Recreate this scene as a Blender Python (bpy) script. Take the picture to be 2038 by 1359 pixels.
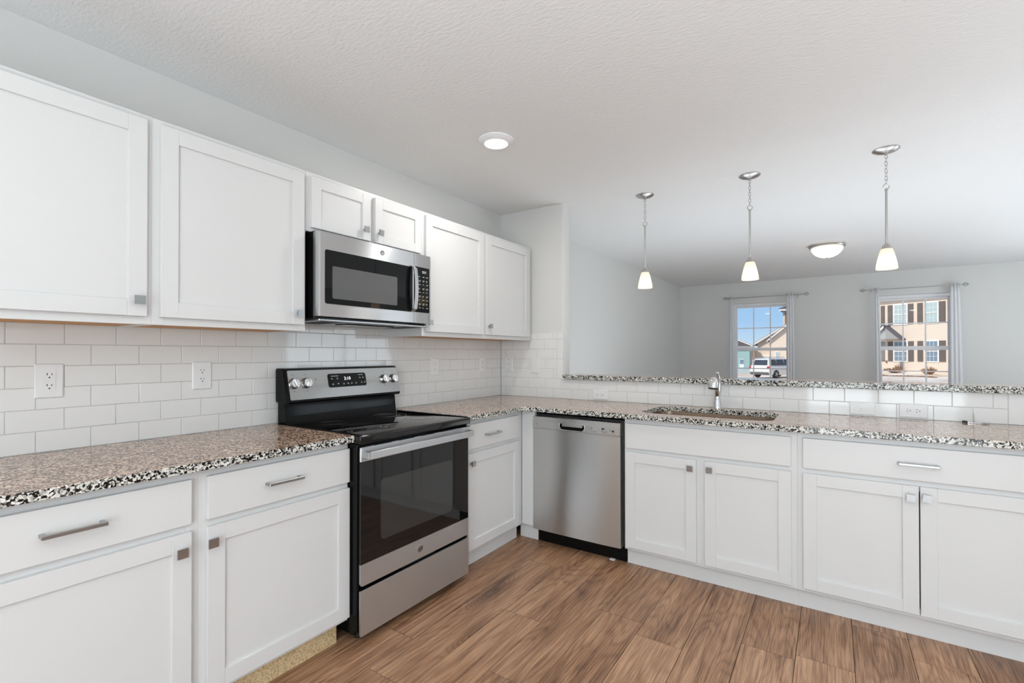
import bpy, bmesh, math, random
from mathutils import Vector, Matrix
random.seed(7)
PI = math.pi
for o in list(bpy.data.objects): bpy.data.objects.remove(o)
S = bpy.context.scene
COL = S.collection

# ------------------------------------------------------------------ camera
cam_d = bpy.data.cameras.new('camera'); cam = bpy.data.objects.new('camera', cam_d); COL.objects.link(cam)
cam_d.sensor_fit = 'HORIZONTAL'; cam_d.sensor_width = 36.0
cam_d.lens = 946.19 / 2038 * 36.0
cam_d.shift_y = (697.44 - 679.5) / 2038
cam_d.clip_start = 0.05; cam_d.clip_end = 400
YAW, PITCH, ROLL = .5924, .0068, .0009
cam.matrix_world = (Matrix.Translation((2.3756, -3.3579, 1.2703)) @ Matrix.Rotation(YAW, 4, 'Z')
                    @ Matrix.Rotation(PI / 2 + PITCH, 4, 'X') @ Matrix.Rotation(-ROLL, 4, 'Z'))
S.camera = cam

# ------------------------------------------------------------------ world, sun, daylight, exposure
S.view_settings.view_transform = 'Standard'; S.view_settings.look = 'None'
S.view_settings.exposure = 0.0; S.view_settings.gamma = 1.0
S.view_settings.use_curve_mapping = False
W = bpy.data.worlds.new('sky'); S.world = W; W.use_nodes = True
wn = W.node_tree; wn.nodes.clear()
wo = wn.nodes.new('ShaderNodeOutputWorld'); bg = wn.nodes.new('ShaderNodeBackground')
tc = wn.nodes.new('ShaderNodeTexCoord'); sp = wn.nodes.new('ShaderNodeSeparateXYZ')
rp = wn.nodes.new('ShaderNodeValToRGB')
wn.links.new(tc.outputs['Generated'], sp.inputs[0]); wn.links.new(sp.outputs['Z'], rp.inputs[0])
rp.color_ramp.elements[0].position = 0.0; rp.color_ramp.elements[0].color = (.70, .86, 1.0, 1)
rp.color_ramp.elements[1].position = .5; rp.color_ramp.elements[1].color = (.16, .36, .80, 1)
e = rp.color_ramp.elements.new(.06); e.color = (.42, .67, .98, 1)
wn.links.new(rp.outputs[0], bg.inputs[0]); bg.inputs[1].default_value = .95
wn.links.new(bg.outputs[0], wo.inputs[0])

def lamp(name, kind, loc, rot, energy, color=(1, 1, 1), **kw):
    d = bpy.data.lights.new(name, kind); d.energy = energy; d.color = color
    for k, v in kw.items(): setattr(d, k, v)
    o = bpy.data.objects.new(name, d); COL.objects.link(o); o.location = loc; o.rotation_euler = rot
    return o
sun = lamp('sun', 'SUN', (0, -10, 20), (math.radians(48), 0, math.radians(-35)), 3.6, (1, .93, .82), angle=.01)
# daylight lamps: sliding door read off tile glare; side windows unseen, added for light
DAY = (.88, .945, 1)
lamp('daylight_patio_door', 'AREA', (2.95, -5.42, 1.08), (PI / 2, 0, 0), 92, DAY, shape='RECTANGLE', size=1.9, size_y=2.0)
lamp('fill_side_window', 'AREA', (6.12, -2.9, 1.5), (PI / 2, 0, PI / 2), 6, DAY, shape='RECTANGLE', size=2.2, size_y=1.3)
lamp('fill_living_window', 'AREA', (6.12, 2.9, 1.5), (PI / 2, 0, PI / 2), 36, DAY, shape='RECTANGLE', size=2.4, size_y=1.3)

# added upward fill lamps without fixtures, out of view, standing in for bounced daylight
lamp('ceiling_fill_kitchen', 'AREA', (3.0, -4.3, .3), (PI, 0, 0), 66, (.82, .915, 1), spread=2.5, shape='RECTANGLE', size=2.6, size_y=1.4)
lamp('ceiling_fill_dining', 'AREA', (4.6, -1.4, .25), (PI, 0, 0), 31, (.82, .915, 1), spread=2.5, shape='RECTANGLE', size=1.6, size_y=3.0)
lamp('ceiling_fill_living', 'AREA', (4.8, 3.0, .2), (PI, 0, 0), 34, (.82, .915, 1), spread=2.7, shape='RECTANGLE', size=1.4, size_y=3.0)
lamp('ceiling_fill_half_wall', 'AREA', (2.3, 1.25, .12), (PI, 0, 0), 34, (.82, .915, 1), spread=2.7, shape='RECTANGLE', size=3.4, size_y=1.5)

# ------------------------------------------------------------------ mesh helpers
def new(): return bmesh.new()
def box(bm, x0, x1, y0, y1, z0, z1, bev=0.0, seg=1):
    x0, x1 = sorted((x0, x1)); y0, y1 = sorted((y0, y1)); z0, z1 = sorted((z0, z1))
    r = bmesh.ops.create_cube(bm, size=1)
    vs = r['verts']
    for v in vs:
        v.co = Vector((x0 + (v.co.x + .5) * (x1 - x0), y0 + (v.co.y + .5) * (y1 - y0), z0 + (v.co.z + .5) * (z1 - z0)))
    if bev > 0:
        b = min(bev, .45 * min(x1 - x0, y1 - y0, z1 - z0))
        es = list({e for v in vs for e in v.link_edges})
        bmesh.ops.bevel(bm, geom=es, offset=b, segments=seg, affect='EDGES', profile=.5)
    return bm
def lathe(bm, prof, seg=32, M=None, cap0=True, cap1=True):
    M = M or Matrix.Identity(4); rings = []
    for r, z in prof:
        rings.append([bm.verts.new(M @ Vector((r * math.cos(2 * PI * i / seg), r * math.sin(2 * PI * i / seg), z))) for i in range(seg)])
    for a, b in zip(rings, rings[1:]):
        for i in range(seg):
            j = (i + 1) % seg; bm.faces.new((a[i], a[j], b[j], b[i]))
    if cap0: bm.faces.new(rings[0][::-1])
    if cap1: bm.faces.new(rings[-1])
    return bm
def axis_m(p, d):
    q = Vector((0, 0, 1)).rotation_difference(Vector(d).normalized())
    return Matrix.Translation(Vector(p)) @ q.to_matrix().to_4x4()
def cyl(bm, p0, p1, r, seg=16, r1=None):
    p0 = Vector(p0); p1 = Vector(p1); L = (p1 - p0).length
    return lathe(bm, [(r, 0), (r if r1 is None else r1, L)], seg, axis_m(p0, p1 - p0))
def tube(bm, pts, rads, seg=12, caps=True):
    pts = [Vector(p) for p in pts]; n = len(pts)
    if not hasattr(rads, '__len__'): rads = [rads] * n
    rings = []; prev = None
    for i, p in enumerate(pts):
        t = (pts[min(i + 1, n - 1)] - pts[max(i - 1, 0)]).normalized()
        if prev is None:
            a = Vector((0, 0, 1)) if abs(t.z) < .9 else Vector((1, 0, 0)); u = t.cross(a).normalized()
        else:
            u = (prev - t * prev.dot(t)).normalized()
        prev = u; w = t.cross(u)
        rings.append([bm.verts.new(p + rads[i] * (math.cos(2 * PI * k / seg) * u + math.sin(2 * PI * k / seg) * w)) for k in range(seg)])
    for a, b in zip(rings, rings[1:]):
        for k in range(seg):
            j = (k + 1) % seg; bm.faces.new((a[k], a[j], b[j], b[k]))
    if caps: bm.faces.new(rings[0][::-1]); bm.faces.new(rings[-1])
    return bm
def torus(bm, M, R, r, seg=20, s2=8, stretch=1.0):
    rs = []
    for i in range(seg):
        a = 2 * PI * i / seg; c = Vector((R * math.cos(a), R * math.sin(a) * stretch, 0)); n = Vector((math.cos(a), math.sin(a), 0))
        rs.append([bm.verts.new(M @ (c + n * r * math.cos(2 * PI * k / s2) + Vector((0, 0, r * math.sin(2 * PI * k / s2))))) for k in range(s2)])
    for i in range(seg):
        a, b = rs[i], rs[(i + 1) % seg]
        for k in range(s2):
            j = (k + 1) % s2; bm.faces.new((a[k], a[j], b[j], b[k]))
    return bm
def prism(bm, poly, fn, t0, t1):
    """poly: 2-D outline; fn(u,v,t)->xyz; closed solid between t0 and t1"""
    a = [bm.verts.new(fn(u, v, t0)) for u, v in poly]; b = [bm.verts.new(fn(u, v, t1)) for u, v in poly]
    bm.faces.new(a[::-1]); bm.faces.new(b)
    n = len(poly)
    for i in range(n):
        j = (i + 1) % n; bm.faces.new((a[i], a[j], b[j], b[i]))
    return bm
def rrect(u0, u1, v0, v1, r, n=6):
    pts = []
    for cx, cy, a0 in ((u1 - r, v1 - r, 0), (u0 + r, v1 - r, PI / 2), (u0 + r, v0 + r, PI), (u1 - r, v0 + r, 1.5 * PI)):
        for i in range(n + 1):
            a = a0 + PI / 2 * i / n; pts.append((cx + r * math.cos(a), cy + r * math.sin(a)))
    return pts

def wpos(o):
    p = Vector((0, 0, 0))
    while o: p += o.location; o = o.parent
    return p
def obj(name, bm, mat, parent=None, smooth=False, origin=None, label=None):
    bmesh.ops.recalc_face_normals(bm, faces=bm.faces)
    base = wpos(parent) if parent else Vector((0, 0, 0))
    if origin is not None: base = Vector(origin)
    bm.transform(Matrix.Translation(-base))
    me = bpy.data.meshes.new(name); bm.to_mesh(me); bm.free()
    mats = mat if isinstance(mat, (list, tuple)) else [mat]
    for m in mats: me.materials.append(m)
    if smooth:
        for p in me.polygons: p.use_smooth = True
        try: me.set_sharp_from_angle(angle=math.radians(38))
        except Exception: pass
    o = bpy.data.objects.new(name, me); COL.objects.link(o)
    if parent: o.parent = parent
    if origin is not None: o.location = Vector(origin) - (wpos(parent) if parent else Vector((0, 0, 0)))
    if label: o['label'] = label
    return o
def thing(name, label, cat, loc=(0, 0, 0), group=None):
    o = bpy.data.objects.new(name, None); COL.objects.link(o); o.location = loc; o.empty_display_size = .05
    o['label'] = label; o['category'] = cat
    if group: o['group'] = group
    return o
def tag(o, label, cat, group=None):
    o['label'] = label; o['category'] = cat
    if group: o['group'] = group
    return o
def struct(name, bm, mat, parent=None, smooth=False):
    o = obj(name, bm, mat, parent, smooth)
    if parent is None: o['kind'] = 'structure'
    return o
def copy_tree(o, loc=None, parent=None):
    c = o.copy(); COL.objects.link(c)
    if parent: c.parent = parent
    if loc is not None: c.location = loc
    for ch in list(o.children): copy_tree(ch, None, c)
    return c
_fc = {}
def text_bm(s, size, fn, depth=.0004, bm=None, align='CENTER'):
    """text as a mesh; fn(u,v,t)->xyz"""
    cu = bpy.data.curves.new('t', 'FONT'); cu.body = s; cu.size = size; cu.align_x = align; cu.align_y = 'CENTER'; cu.resolution_u = 2
    to = bpy.data.objects.new('t', cu); COL.objects.link(to)
    dg = bpy.context.evaluated_depsgraph_get(); me = bpy.data.meshes.new_from_object(to.evaluated_get(dg))
    b = bmesh.new(); b.from_mesh(me)
    bpy.data.objects.remove(to); bpy.data.curves.remove(cu); bpy.data.meshes.remove(me)
    bm = bm or bmesh.new(); mp = {}
    for v in b.verts: mp[v.index] = bm.verts.new(fn(v.co.x, v.co.y, depth))
    for f in b.faces:
        try: bm.faces.new([mp[v.index] for v in f.verts])
        except ValueError: pass
    b.free(); return bm

# ------------------------------------------------------------------ materials
def mat(name, base=(.8, .8, .8), rough=.5, metal=0.0, **kw):
    m = bpy.data.materials.new(name); m.use_nodes = True
    p = m.node_tree.nodes['Principled BSDF']
    p.inputs['Base Color'].default_value = (*base, 1); p.inputs['Roughness'].default_value = rough; p.inputs['Metallic'].default_value = metal
    for k, v in kw.items(): p.inputs[k].default_value = v
    return m
def N(m, t, **kw):
    n = m.node_tree.nodes.new(t)
    for k, v in kw.items(): setattr(n, k, v)
    return n
def L(m, a, b): m.node_tree.links.new(a, b)
def P(m): return m.node_tree.nodes['Principled BSDF']
def noisy(m, scale, strength, dist=.001, stretch=(1, 1, 1), detail=3):
    t = N(m, 'ShaderNodeTexCoord'); mp = N(m, 'ShaderNodeMapping'); mp.inputs['Scale'].default_value = stretch
    n = N(m, 'ShaderNodeTexNoise'); n.inputs['Scale'].default_value = scale; n.inputs['Detail'].default_value = detail
    b = N(m, 'ShaderNodeBump'); b.inputs['Strength'].default_value = strength; b.inputs['Distance'].default_value = dist
    L(m, t.outputs['Object'], mp.inputs[0]); L(m, mp.outputs[0], n.inputs['Vector']); L(m, n.outputs['Fac'], b.inputs['Height']); L(m, b.outputs[0], P(m).inputs['Normal'])
    return m
wall_paint = noisy(mat('grey_wall_paint', (.69, .69, .672), .55), 90, .25, .002)
ceil_paint = noisy(mat('ceiling_paint', (.80, .806, .80), .75), 38, .5, .006, (1, 2.2, 1), 5)
white_paint = noisy(mat('white_cabinet_paint', (.70, .702, .695), .32), 60, .05, .001)
trim_white = mat('white_trim', (.84, .84, .85), .4)
tile_white = noisy(mat('white_glazed_tile', (.79, .79, .775), .055), 14, .12, .002)
grout = mat('grout', (.47, .47, .45), .9)
plastic_white = mat('white_plastic', (.82, .82, .82), .3)
black_gloss = mat('black_enamel', (.006, .006, .006), .10, **{'Specular IOR Level': .12})
mw_glass = mat('tinted_black_glass', (.005, .005, .005), .03, **{'Specular IOR Level': .2})
black_glass = mat('black_glass', (.006, .006, .006), .03)
black_matt = mat('black_plastic', (.012, .012, .012), .45)
oven_win = mat('oven_window_glass', (.035, .035, .034), .04)
mw_win = noisy(mat('microwave_window_mesh', (.10, .10, .098), .12), 1, 0)
slot_dark = mat('dark_slot', (.02, .02, .02), .6)
chrome = mat('chrome', (.70, .70, .70), .07, 1.0)
nickel = mat('brushed_nickel', (.50, .49, .47), .28, 1.0)
nickel_dark = mat('satin_nickel', (.40, .41, .415), .30, 1.0)
raw_wood = noisy(mat('raw_plywood_underside', (.62, .33, .13), .6), 30, .1)
chipboard = mat('particle_board', (.60, .44, .25), .75)
t = N(chipboard, 'ShaderNodeTexNoise'); t.inputs['Scale'].default_value = 160; t.inputs['Detail'].default_value = 4
r = N(chipboard, 'ShaderNodeValToRGB'); r.color_ramp.elements[0].position = .35; r.color_ramp.elements[0].color = (.42, .29, .14, 1); r.color_ramp.elements[1].position = .62; r.color_ramp.elements[1].color = (.72, .56, .33, 1)
c = N(chipboard, 'ShaderNodeTexCoord'); L(chipboard, c.outputs['Object'], t.inputs['Vector']); L(chipboard, t.outputs['Fac'], r.inputs[0]); L(chipboard, r.outputs[0], P(chipboard).inputs['Base Color'])

def steel(name, base, rough, an=.75, sc=(1, 1, 220)):
    m = mat(name, base, rough, 1.0)
    P(m).inputs['Anisotropic'].default_value = an; P(m).inputs['Anisotropic Rotation'].default_value = .25
    tg = N(m, 'ShaderNodeTangent', direction_type='RADIAL', axis='Z'); L(m, tg.outputs[0], P(m).inputs['Tangent'])
    t = N(m, 'ShaderNodeTexCoord'); mp = N(m, 'ShaderNodeMapping'); mp.inputs['Scale'].default_value = sc
    n = N(m, 'ShaderNodeTexNoise'); n.inputs['Scale'].default_value = 6; n.inputs['Detail'].default_value = 4
    mr = N(m, 'ShaderNodeMapRange'); mr.inputs['To Min'].default_value = rough * .9; mr.inputs['To Max'].default_value = rough * 1.1
    L(m, t.outputs['Object'], mp.inputs[0]); L(m, mp.outputs[0], n.inputs['Vector']); L(m, n.outputs['Fac'], mr.inputs['Value']); L(m, mr.outputs[0], P(m).inputs['Roughness'])
    return m
stainless = steel('brushed_stainless', (.61, .62, .63), .36, .9)
stainless_panel = steel('brushed_stainless_panel', (.40, .40, .395), .30, .8)
stainless_dw = steel('brushed_stainless_dishwasher', (.63, .63, .62), .36, .9)
steel_sink = mat('sink_steel', (.60, .50, .41), .22, 1.0)

# granite: salt-and-pepper flakes; upward faces take a warmer brown ramp
granite = mat('granite', (.5, .5, .5), .08)
def make_granite(m):
    t = N(m, 'ShaderNodeTexCoord')
    nz = N(m, 'ShaderNodeTexNoise'); nz.inputs['Scale'].default_value = 90; nz.inputs['Detail'].default_value = 2
    ma = N(m, 'ShaderNodeVectorMath', operation='MULTIPLY_ADD'); ma.inputs[1].default_value = (.012, .012, .012)
    L(m, t.outputs['Object'], nz.inputs['Vector']); L(m, nz.outputs['Color'], ma.inputs[0]); L(m, t.outputs['Object'], ma.inputs[2])
    v = N(m, 'ShaderNodeTexVoronoi'); v.inputs['Scale'].default_value = 185; L(m, ma.outputs[0], v.inputs['Vector'])
    s = N(m, 'ShaderNodeSeparateXYZ'); L(m, v.outputs['Color'], s.inputs[0])
    big = N(m, 'ShaderNodeTexNoise'); big.inputs['Scale'].default_value = 26; L(m, t.outputs['Object'], big.inputs['Vector'])
    ad = N(m, 'ShaderNodeMath', operation='MULTIPLY_ADD'); ad.inputs[1].default_value = .55; L(m, big.outputs['Fac'], ad.inputs[0]); L(m, s.outputs['X'], ad.inputs[2])
    sb = N(m, 'ShaderNodeMath', operation='SUBTRACT'); sb.inputs[1].default_value = .275; L(m, ad.outputs[0], sb.inputs[0])
    def ramp(stops):
        r = N(m, 'ShaderNodeValToRGB'); r.color_ramp.interpolation = 'CONSTANT'; els = r.color_ramp.elements
        els[0].position = 0; els[0].color = (*stops[0][1], 1); els[1].position = stops[1][0]; els[1].color = (*stops[1][1], 1)
        for p, c in stops[2:]:
            e = els.new(p); e.color = (*c, 1)
        L(m, sb.outputs[0], r.inputs[0]); return r
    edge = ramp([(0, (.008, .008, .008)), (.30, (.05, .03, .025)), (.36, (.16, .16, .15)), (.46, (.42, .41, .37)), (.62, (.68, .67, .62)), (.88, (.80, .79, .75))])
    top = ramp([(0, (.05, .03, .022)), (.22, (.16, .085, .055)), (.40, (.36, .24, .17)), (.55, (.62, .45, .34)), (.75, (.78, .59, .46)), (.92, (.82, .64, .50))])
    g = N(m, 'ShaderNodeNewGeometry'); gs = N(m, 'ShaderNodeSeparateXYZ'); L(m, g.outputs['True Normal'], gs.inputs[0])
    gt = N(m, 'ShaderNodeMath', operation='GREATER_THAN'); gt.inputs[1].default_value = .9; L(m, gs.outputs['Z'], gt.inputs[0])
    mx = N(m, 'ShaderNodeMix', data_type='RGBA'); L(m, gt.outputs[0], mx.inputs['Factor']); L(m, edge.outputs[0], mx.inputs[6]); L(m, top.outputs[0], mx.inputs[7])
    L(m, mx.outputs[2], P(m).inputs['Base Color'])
    P(m).inputs['Roughness'].default_value = .07; P(m).inputs['Specular IOR Level'].default_value = .28
make_granite(granite)

# floor: wood-look planks; the attribute 'plank' gives every board its own figure and tone
wood = mat('vinyl_plank_wood', (.3, .18, .11), .38)
def make_wood(m):
    t = N(m, 'ShaderNodeTexCoord'); at = N(m, 'ShaderNodeAttribute', attribute_name='plank')
    off = N(m, 'ShaderNodeVectorMath', operation='MULTIPLY_ADD'); off.inputs[1].default_value = (37, 53, 11)
    L(m, at.outputs['Color'], off.inputs[0]); L(m, t.outputs['Object'], off.inputs[2])
    def mapped(sc):
        mp = N(m, 'ShaderNodeMapping'); mp.inputs['Scale'].default_value = sc; L(m, off.outputs[0], mp.inputs[0]); return mp.outputs[0]
    def noise(sc, detail=3, scale=1.0, rough=.5, dist=0):
        n = N(m, 'ShaderNodeTexNoise'); n.inputs['Scale'].default_value = scale; n.inputs['Detail'].default_value = detail
        n.inputs['Roughness'].default_value = rough; n.inputs['Distortion'].default_value = dist
        L(m, mapped(sc), n.inputs['Vector']); return n.outputs['Fac']
    def math_(op, a, b=None, c=None):
        n = N(m, 'ShaderNodeMath', operation=op)
        for i, x in enumerate((a, b, c)):
            if x is None: continue
            if isinstance(x, (int, float)): n.inputs[i].default_value = x
            else: L(m, x, n.inputs[i])
        return n.outputs[0]
    low = noise((6.5, 1.0, 1), 1.6, 1.0, .4, .15)
    kv = N(m, 'ShaderNodeTexVoronoi'); kv.inputs['Scale'].default_value = 1.0; L(m, mapped((5.2, 1.35, 1)), kv.inputs['Vector'])
    ks = N(m, 'ShaderNodeSeparateXYZ'); L(m, kv.outputs['Color'], ks.inputs[0])
    kr = N(m, 'ShaderNodeMapRange'); kr.interpolation_type = 'SMOOTHERSTEP'; kr.inputs['From Min'].default_value = .42; kr.inputs['From Max'].default_value = 0; L(m, kv.outputs['Distance'], kr.inputs['Value'])
    kn = math_('MULTIPLY', kr.outputs[0], math_('GREATER_THAN', ks.outputs['X'], .52))
    low = math_('MULTIPLY_ADD', kn, .30, low)
    rings = math_('SINE', math_('MULTIPLY', low, 105))
    rings = math_('POWER', math_('MULTIPLY_ADD', rings, .5, .5), 2.6)
    tone = noise((9, 1.0, 1), 2)
    fib = noise((230, 5, 1), 4, 1.0, .7)
    fib2 = noise((48, 1.6, 1), 5, 1.0, .65)
    blot = noise((5, 2.2, 1), 2, 1.0, .5)
    f = math_('MULTIPLY', rings, -.085)
    f = math_('MULTIPLY_ADD', kn, -.20, f)
    f = math_('MULTIPLY_ADD', tone, .30, f)
    f = math_('MULTIPLY_ADD', fib, .95, f)
    f = math_('MULTIPLY_ADD', fib2, .46, f)
    f = math_('MULTIPLY_ADD', blot, .26, f)
    sx = N(m, 'ShaderNodeSeparateXYZ'); L(m, at.outputs['Color'], sx.inputs[0])
    f = math_('MULTIPLY_ADD', sx.outputs['X'], .12, f)
    f = math_('SUBTRACT', f, .57)
    r = N(m, 'ShaderNodeValToRGB'); els = r.color_ramp.elements
    els[0].position = .12; els[0].color = (.08, .038, .022, 1); els[1].position = .85; els[1].color = (.73, .49, .315, 1)
    for p, c in ((.32, (.25, .128, .068)), (.50, (.42, .236, .134)), (.66, (.56, .342, .205))):
        e = els.new(p); e.color = (*c, 1)
    L(m, f, r.inputs[0])
    # dark pores / cracks
    cr = noise((70, 2.6, 1), 3, 1.0, .6, .5)
    crm = N(m, 'ShaderNodeMapRange'); crm.inputs['From Min'].default_value = .665; crm.inputs['From Max'].default_value = .70; L(m, cr, crm.inputs['Value'])
    mx = N(m, 'ShaderNodeMix', data_type='RGBA'); L(m, math_('MULTIPLY', crm.outputs[0], .55), mx.inputs['Factor']); L(m, r.outputs[0], mx.inputs[6]); mx.inputs[7].default_value = (.06, .028, .016, 1)
    L(m, mx.outputs[2], P(m).inputs['Base Color'])
    b = N(m, 'ShaderNodeBump'); b.inputs['Strength'].default_value = .18; b.inputs['Distance'].default_value = .002; L(m, fib, b.inputs['Height']); L(m, b.outputs[0], P(m).inputs['Normal'])
make_wood(wood)
gap_dark = mat('plank_gap', (.03, .016, .01), .8)

def emis(name, col, s):
    m = mat(name, (0, 0, 0), .5); P(m).inputs['Emission Color'].default_value = (*col, 1); P(m).inputs['Emission Strength'].default_value = s; return m
led = emis('led_diffuser', (1, .98, .95), 6)
clock_led = emis('display_digits', (.95, 1, 1), 1.6)
print_white = mat('white_print', (.55, .55, .55), .5)
print_dark = mat('dark_print', (.03, .03, .03), .5)
def shade_mat(name, col, e):
    m = mat(name, col, .35); p = P(m)
    tr = N(m, 'ShaderNodeBsdfTranslucent'); tr.inputs[0].default_value = (*col, 1)
    mx = N(m, 'ShaderNodeMixShader'); mx.inputs[0].default_value = .6
    out = m.node_tree.nodes['Material Output']; L(m, p.outputs[0], mx.inputs[1]); L(m, tr.outputs[0], mx.inputs[2]); L(m, mx.outputs[0], out.inputs[0])
    p.inputs['Emission Color'].default_value = (1, .84, .66, 1); p.inputs['Emission Strength'].default_value = e
    return m
shade_glass = shade_mat('frosted_shade_glass', (.95, .87, .78), .36)
bulb = emis('bulb', (1, .90, .74), 14)
glass = bpy.data.materials.new('window_glass'); glass.use_nodes = True
nt = glass.node_tree; nt.nodes.clear()
go = nt.nodes.new('ShaderNodeOutputMaterial'); gtr = nt.nodes.new('ShaderNodeBsdfTransparent'); ggl = nt.nodes.new('ShaderNodeBsdfGlossy'); gmx = nt.nodes.new('ShaderNodeMixShader')
ggl.inputs['Roughness'].default_value = .02; gmx.inputs[0].default_value = .012; gtr.inputs[0].default_value = (.97, .98, .98, 1)
nt.links.new(gtr.outputs[0], gmx.inputs[1]); nt.links.new(ggl.outputs[0], gmx.inputs[2]); nt.links.new(gmx.outputs[0], go.inputs[0])
cloth = bpy.data.materials.new('sheer_white_cloth'); cloth.use_nodes = True
cp = cloth.node_tree.nodes['Principled BSDF']; cp.inputs['Base Color'].default_value = (.86, .87, .88, 1); cp.inputs['Roughness'].default_value = .9
ctr = N(cloth, 'ShaderNodeBsdfTranslucent'); ctr.inputs[0].default_value = (.9, .9, .92, 1); cmx = N(cloth, 'ShaderNodeMixShader'); cmx.inputs[0].default_value = .22
L(cloth, cp.outputs[0], cmx.inputs[1]); L(cloth, ctr.outputs[0], cmx.inputs[2]); L(cloth, cmx.outputs[0], cloth.node_tree.nodes['Material Output'].inputs[0])

# ================================================================== THE ROOM
CEIL = 2.47; XR = 6.05; YB = -5.3; YF = 5.5; LX = .095
bm = new(); box(bm, -.12, -.008, YB, .1, 0, CEIL)
struct('wall_left', bm, wall_paint)
bm = new(); box(bm, LX - .15, LX, .12, YF, 0, CEIL)
struct('wall_living_left', bm, wall_paint)
# short return wall closing the kitchen corner, rounded outer corner
bm = new(); prism(bm, [(-.05, .008), (.585, .008), (.597, .011), (.604, .018), (.607, .03), (.607, .098), (.604, .110), (.597, .117), (.585, .12), (-.05, .12)], lambda u, v, t: (u, v, t), 0, CEIL)
struct('wall_return', bm, wall_paint, smooth=True)
# half wall under the bar top
bm = new(); box(bm, .607, 3.45, .008, .12, 0, 1.07)
struct('wall_half', bm, wall_paint)
# front wall of the living room with two window openings
WIN = [(.955, 1.84, .63, 2.115), (2.90, 3.80, .63, 2.12)]
bm = new(); y0, y1 = YF, YF + .16
xs = [LX - .15, WIN[0][0], WIN[0][1], WIN[1][0], WIN[1][1], XR + .1]
for i in (0, 2, 4): box(bm, xs[i], xs[i + 1], y0, y1, 0, CEIL)
for a, b, c, d in WIN: box(bm, a, b, y0, y1, 0, c); box(bm, a, b, y0, y1, d, CEIL)
struct('wall_front', bm, wall_paint)
bm = new(); DY = (2.0, 3.9)
box(bm, -.12, DY[0], YB - .12, YB, 0, CEIL); box(bm, DY[1], XR + .1, YB - .12, YB, 0, CEIL); box(bm, DY[0], DY[1], YB - .12, YB, 2.1, CEIL)
struct('wall_back', bm, wall_paint)
bm = new(); ys = [(-4.0, -1.8), (1.7, 4.1)]
box(bm, XR, XR + .12, YB, ys[0][0], 0, CEIL); box(bm, XR, XR + .12, ys[0][1], ys[1][0], 0, CEIL); box(bm, XR, XR + .12, ys[1][1], YF, 0, CEIL)
for a, b in ys: box(bm, XR, XR + .12, a, b, 0, .85); box(bm, XR, XR + .12, a, b, 2.15, CEIL)
struct('wall_right', bm, wall_paint)
bm = new(); box(bm, -.2, XR + .2, YB - .2, YF + .4, CEIL, CEIL + .12)
struct('ceiling', bm, ceil_paint)
# floor boards
PW = .2035; X0 = 2.243 - 12 * PW; ends = {}
known = {-3: 0}
bm = new(); box(bm, -.12, XR + .1, YB - .1, YF + .1, -.08, -.0035)
fl_base = None
lay = bm.loops.layers.color.new('plank')
for f in bm.faces: f.material_index = 1
fixed = {.62: -1.84, .82: -2.08, 1.02: -1.41, 1.43: -1.15, 1.84: -1.49, 2.04: -1.06}
n = 0
for k in range(-1, 31):
    xa = X0 + k * PW
    xb = min(xa + PW, XR + .05); xa_ = max(xa, -.1)
    if xb <= xa_: continue
    y = YB - random.random() * 1.2; Lp = 1.22
    for fx, fy in fixed.items():
        if abs(fx - xa) < .03: y = fy - Lp * 4
    while y < YF:
        ya, yb = max(y, YB - .05), min(y + Lp, YF + .05)
        if yb > ya + .01:
            c = (random.random(), random.random(), random.random(), 1)
            g = .0012
            z = 0.0
            top = [(xa_ + g, ya + g), (xb - g, ya + g), (xb - g, yb - g), (xa_ + g, yb - g)]
            vs = [bm.verts.new((px, py, z)) for px, py in top]; lo = [bm.verts.new((px, py, z - .004)) for px, py in top]
            fs = [bm.faces.new(vs)] + [bm.faces.new((vs[i], lo[i], lo[(i + 1) % 4], vs[(i + 1) % 4])) for i in range(4)]
            for f in fs:
                f.material_index = 0
                for lp in f.loops: lp[lay] = c
        y += Lp
me_f = struct('floor', bm, [wood, gap_dark])

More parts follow.
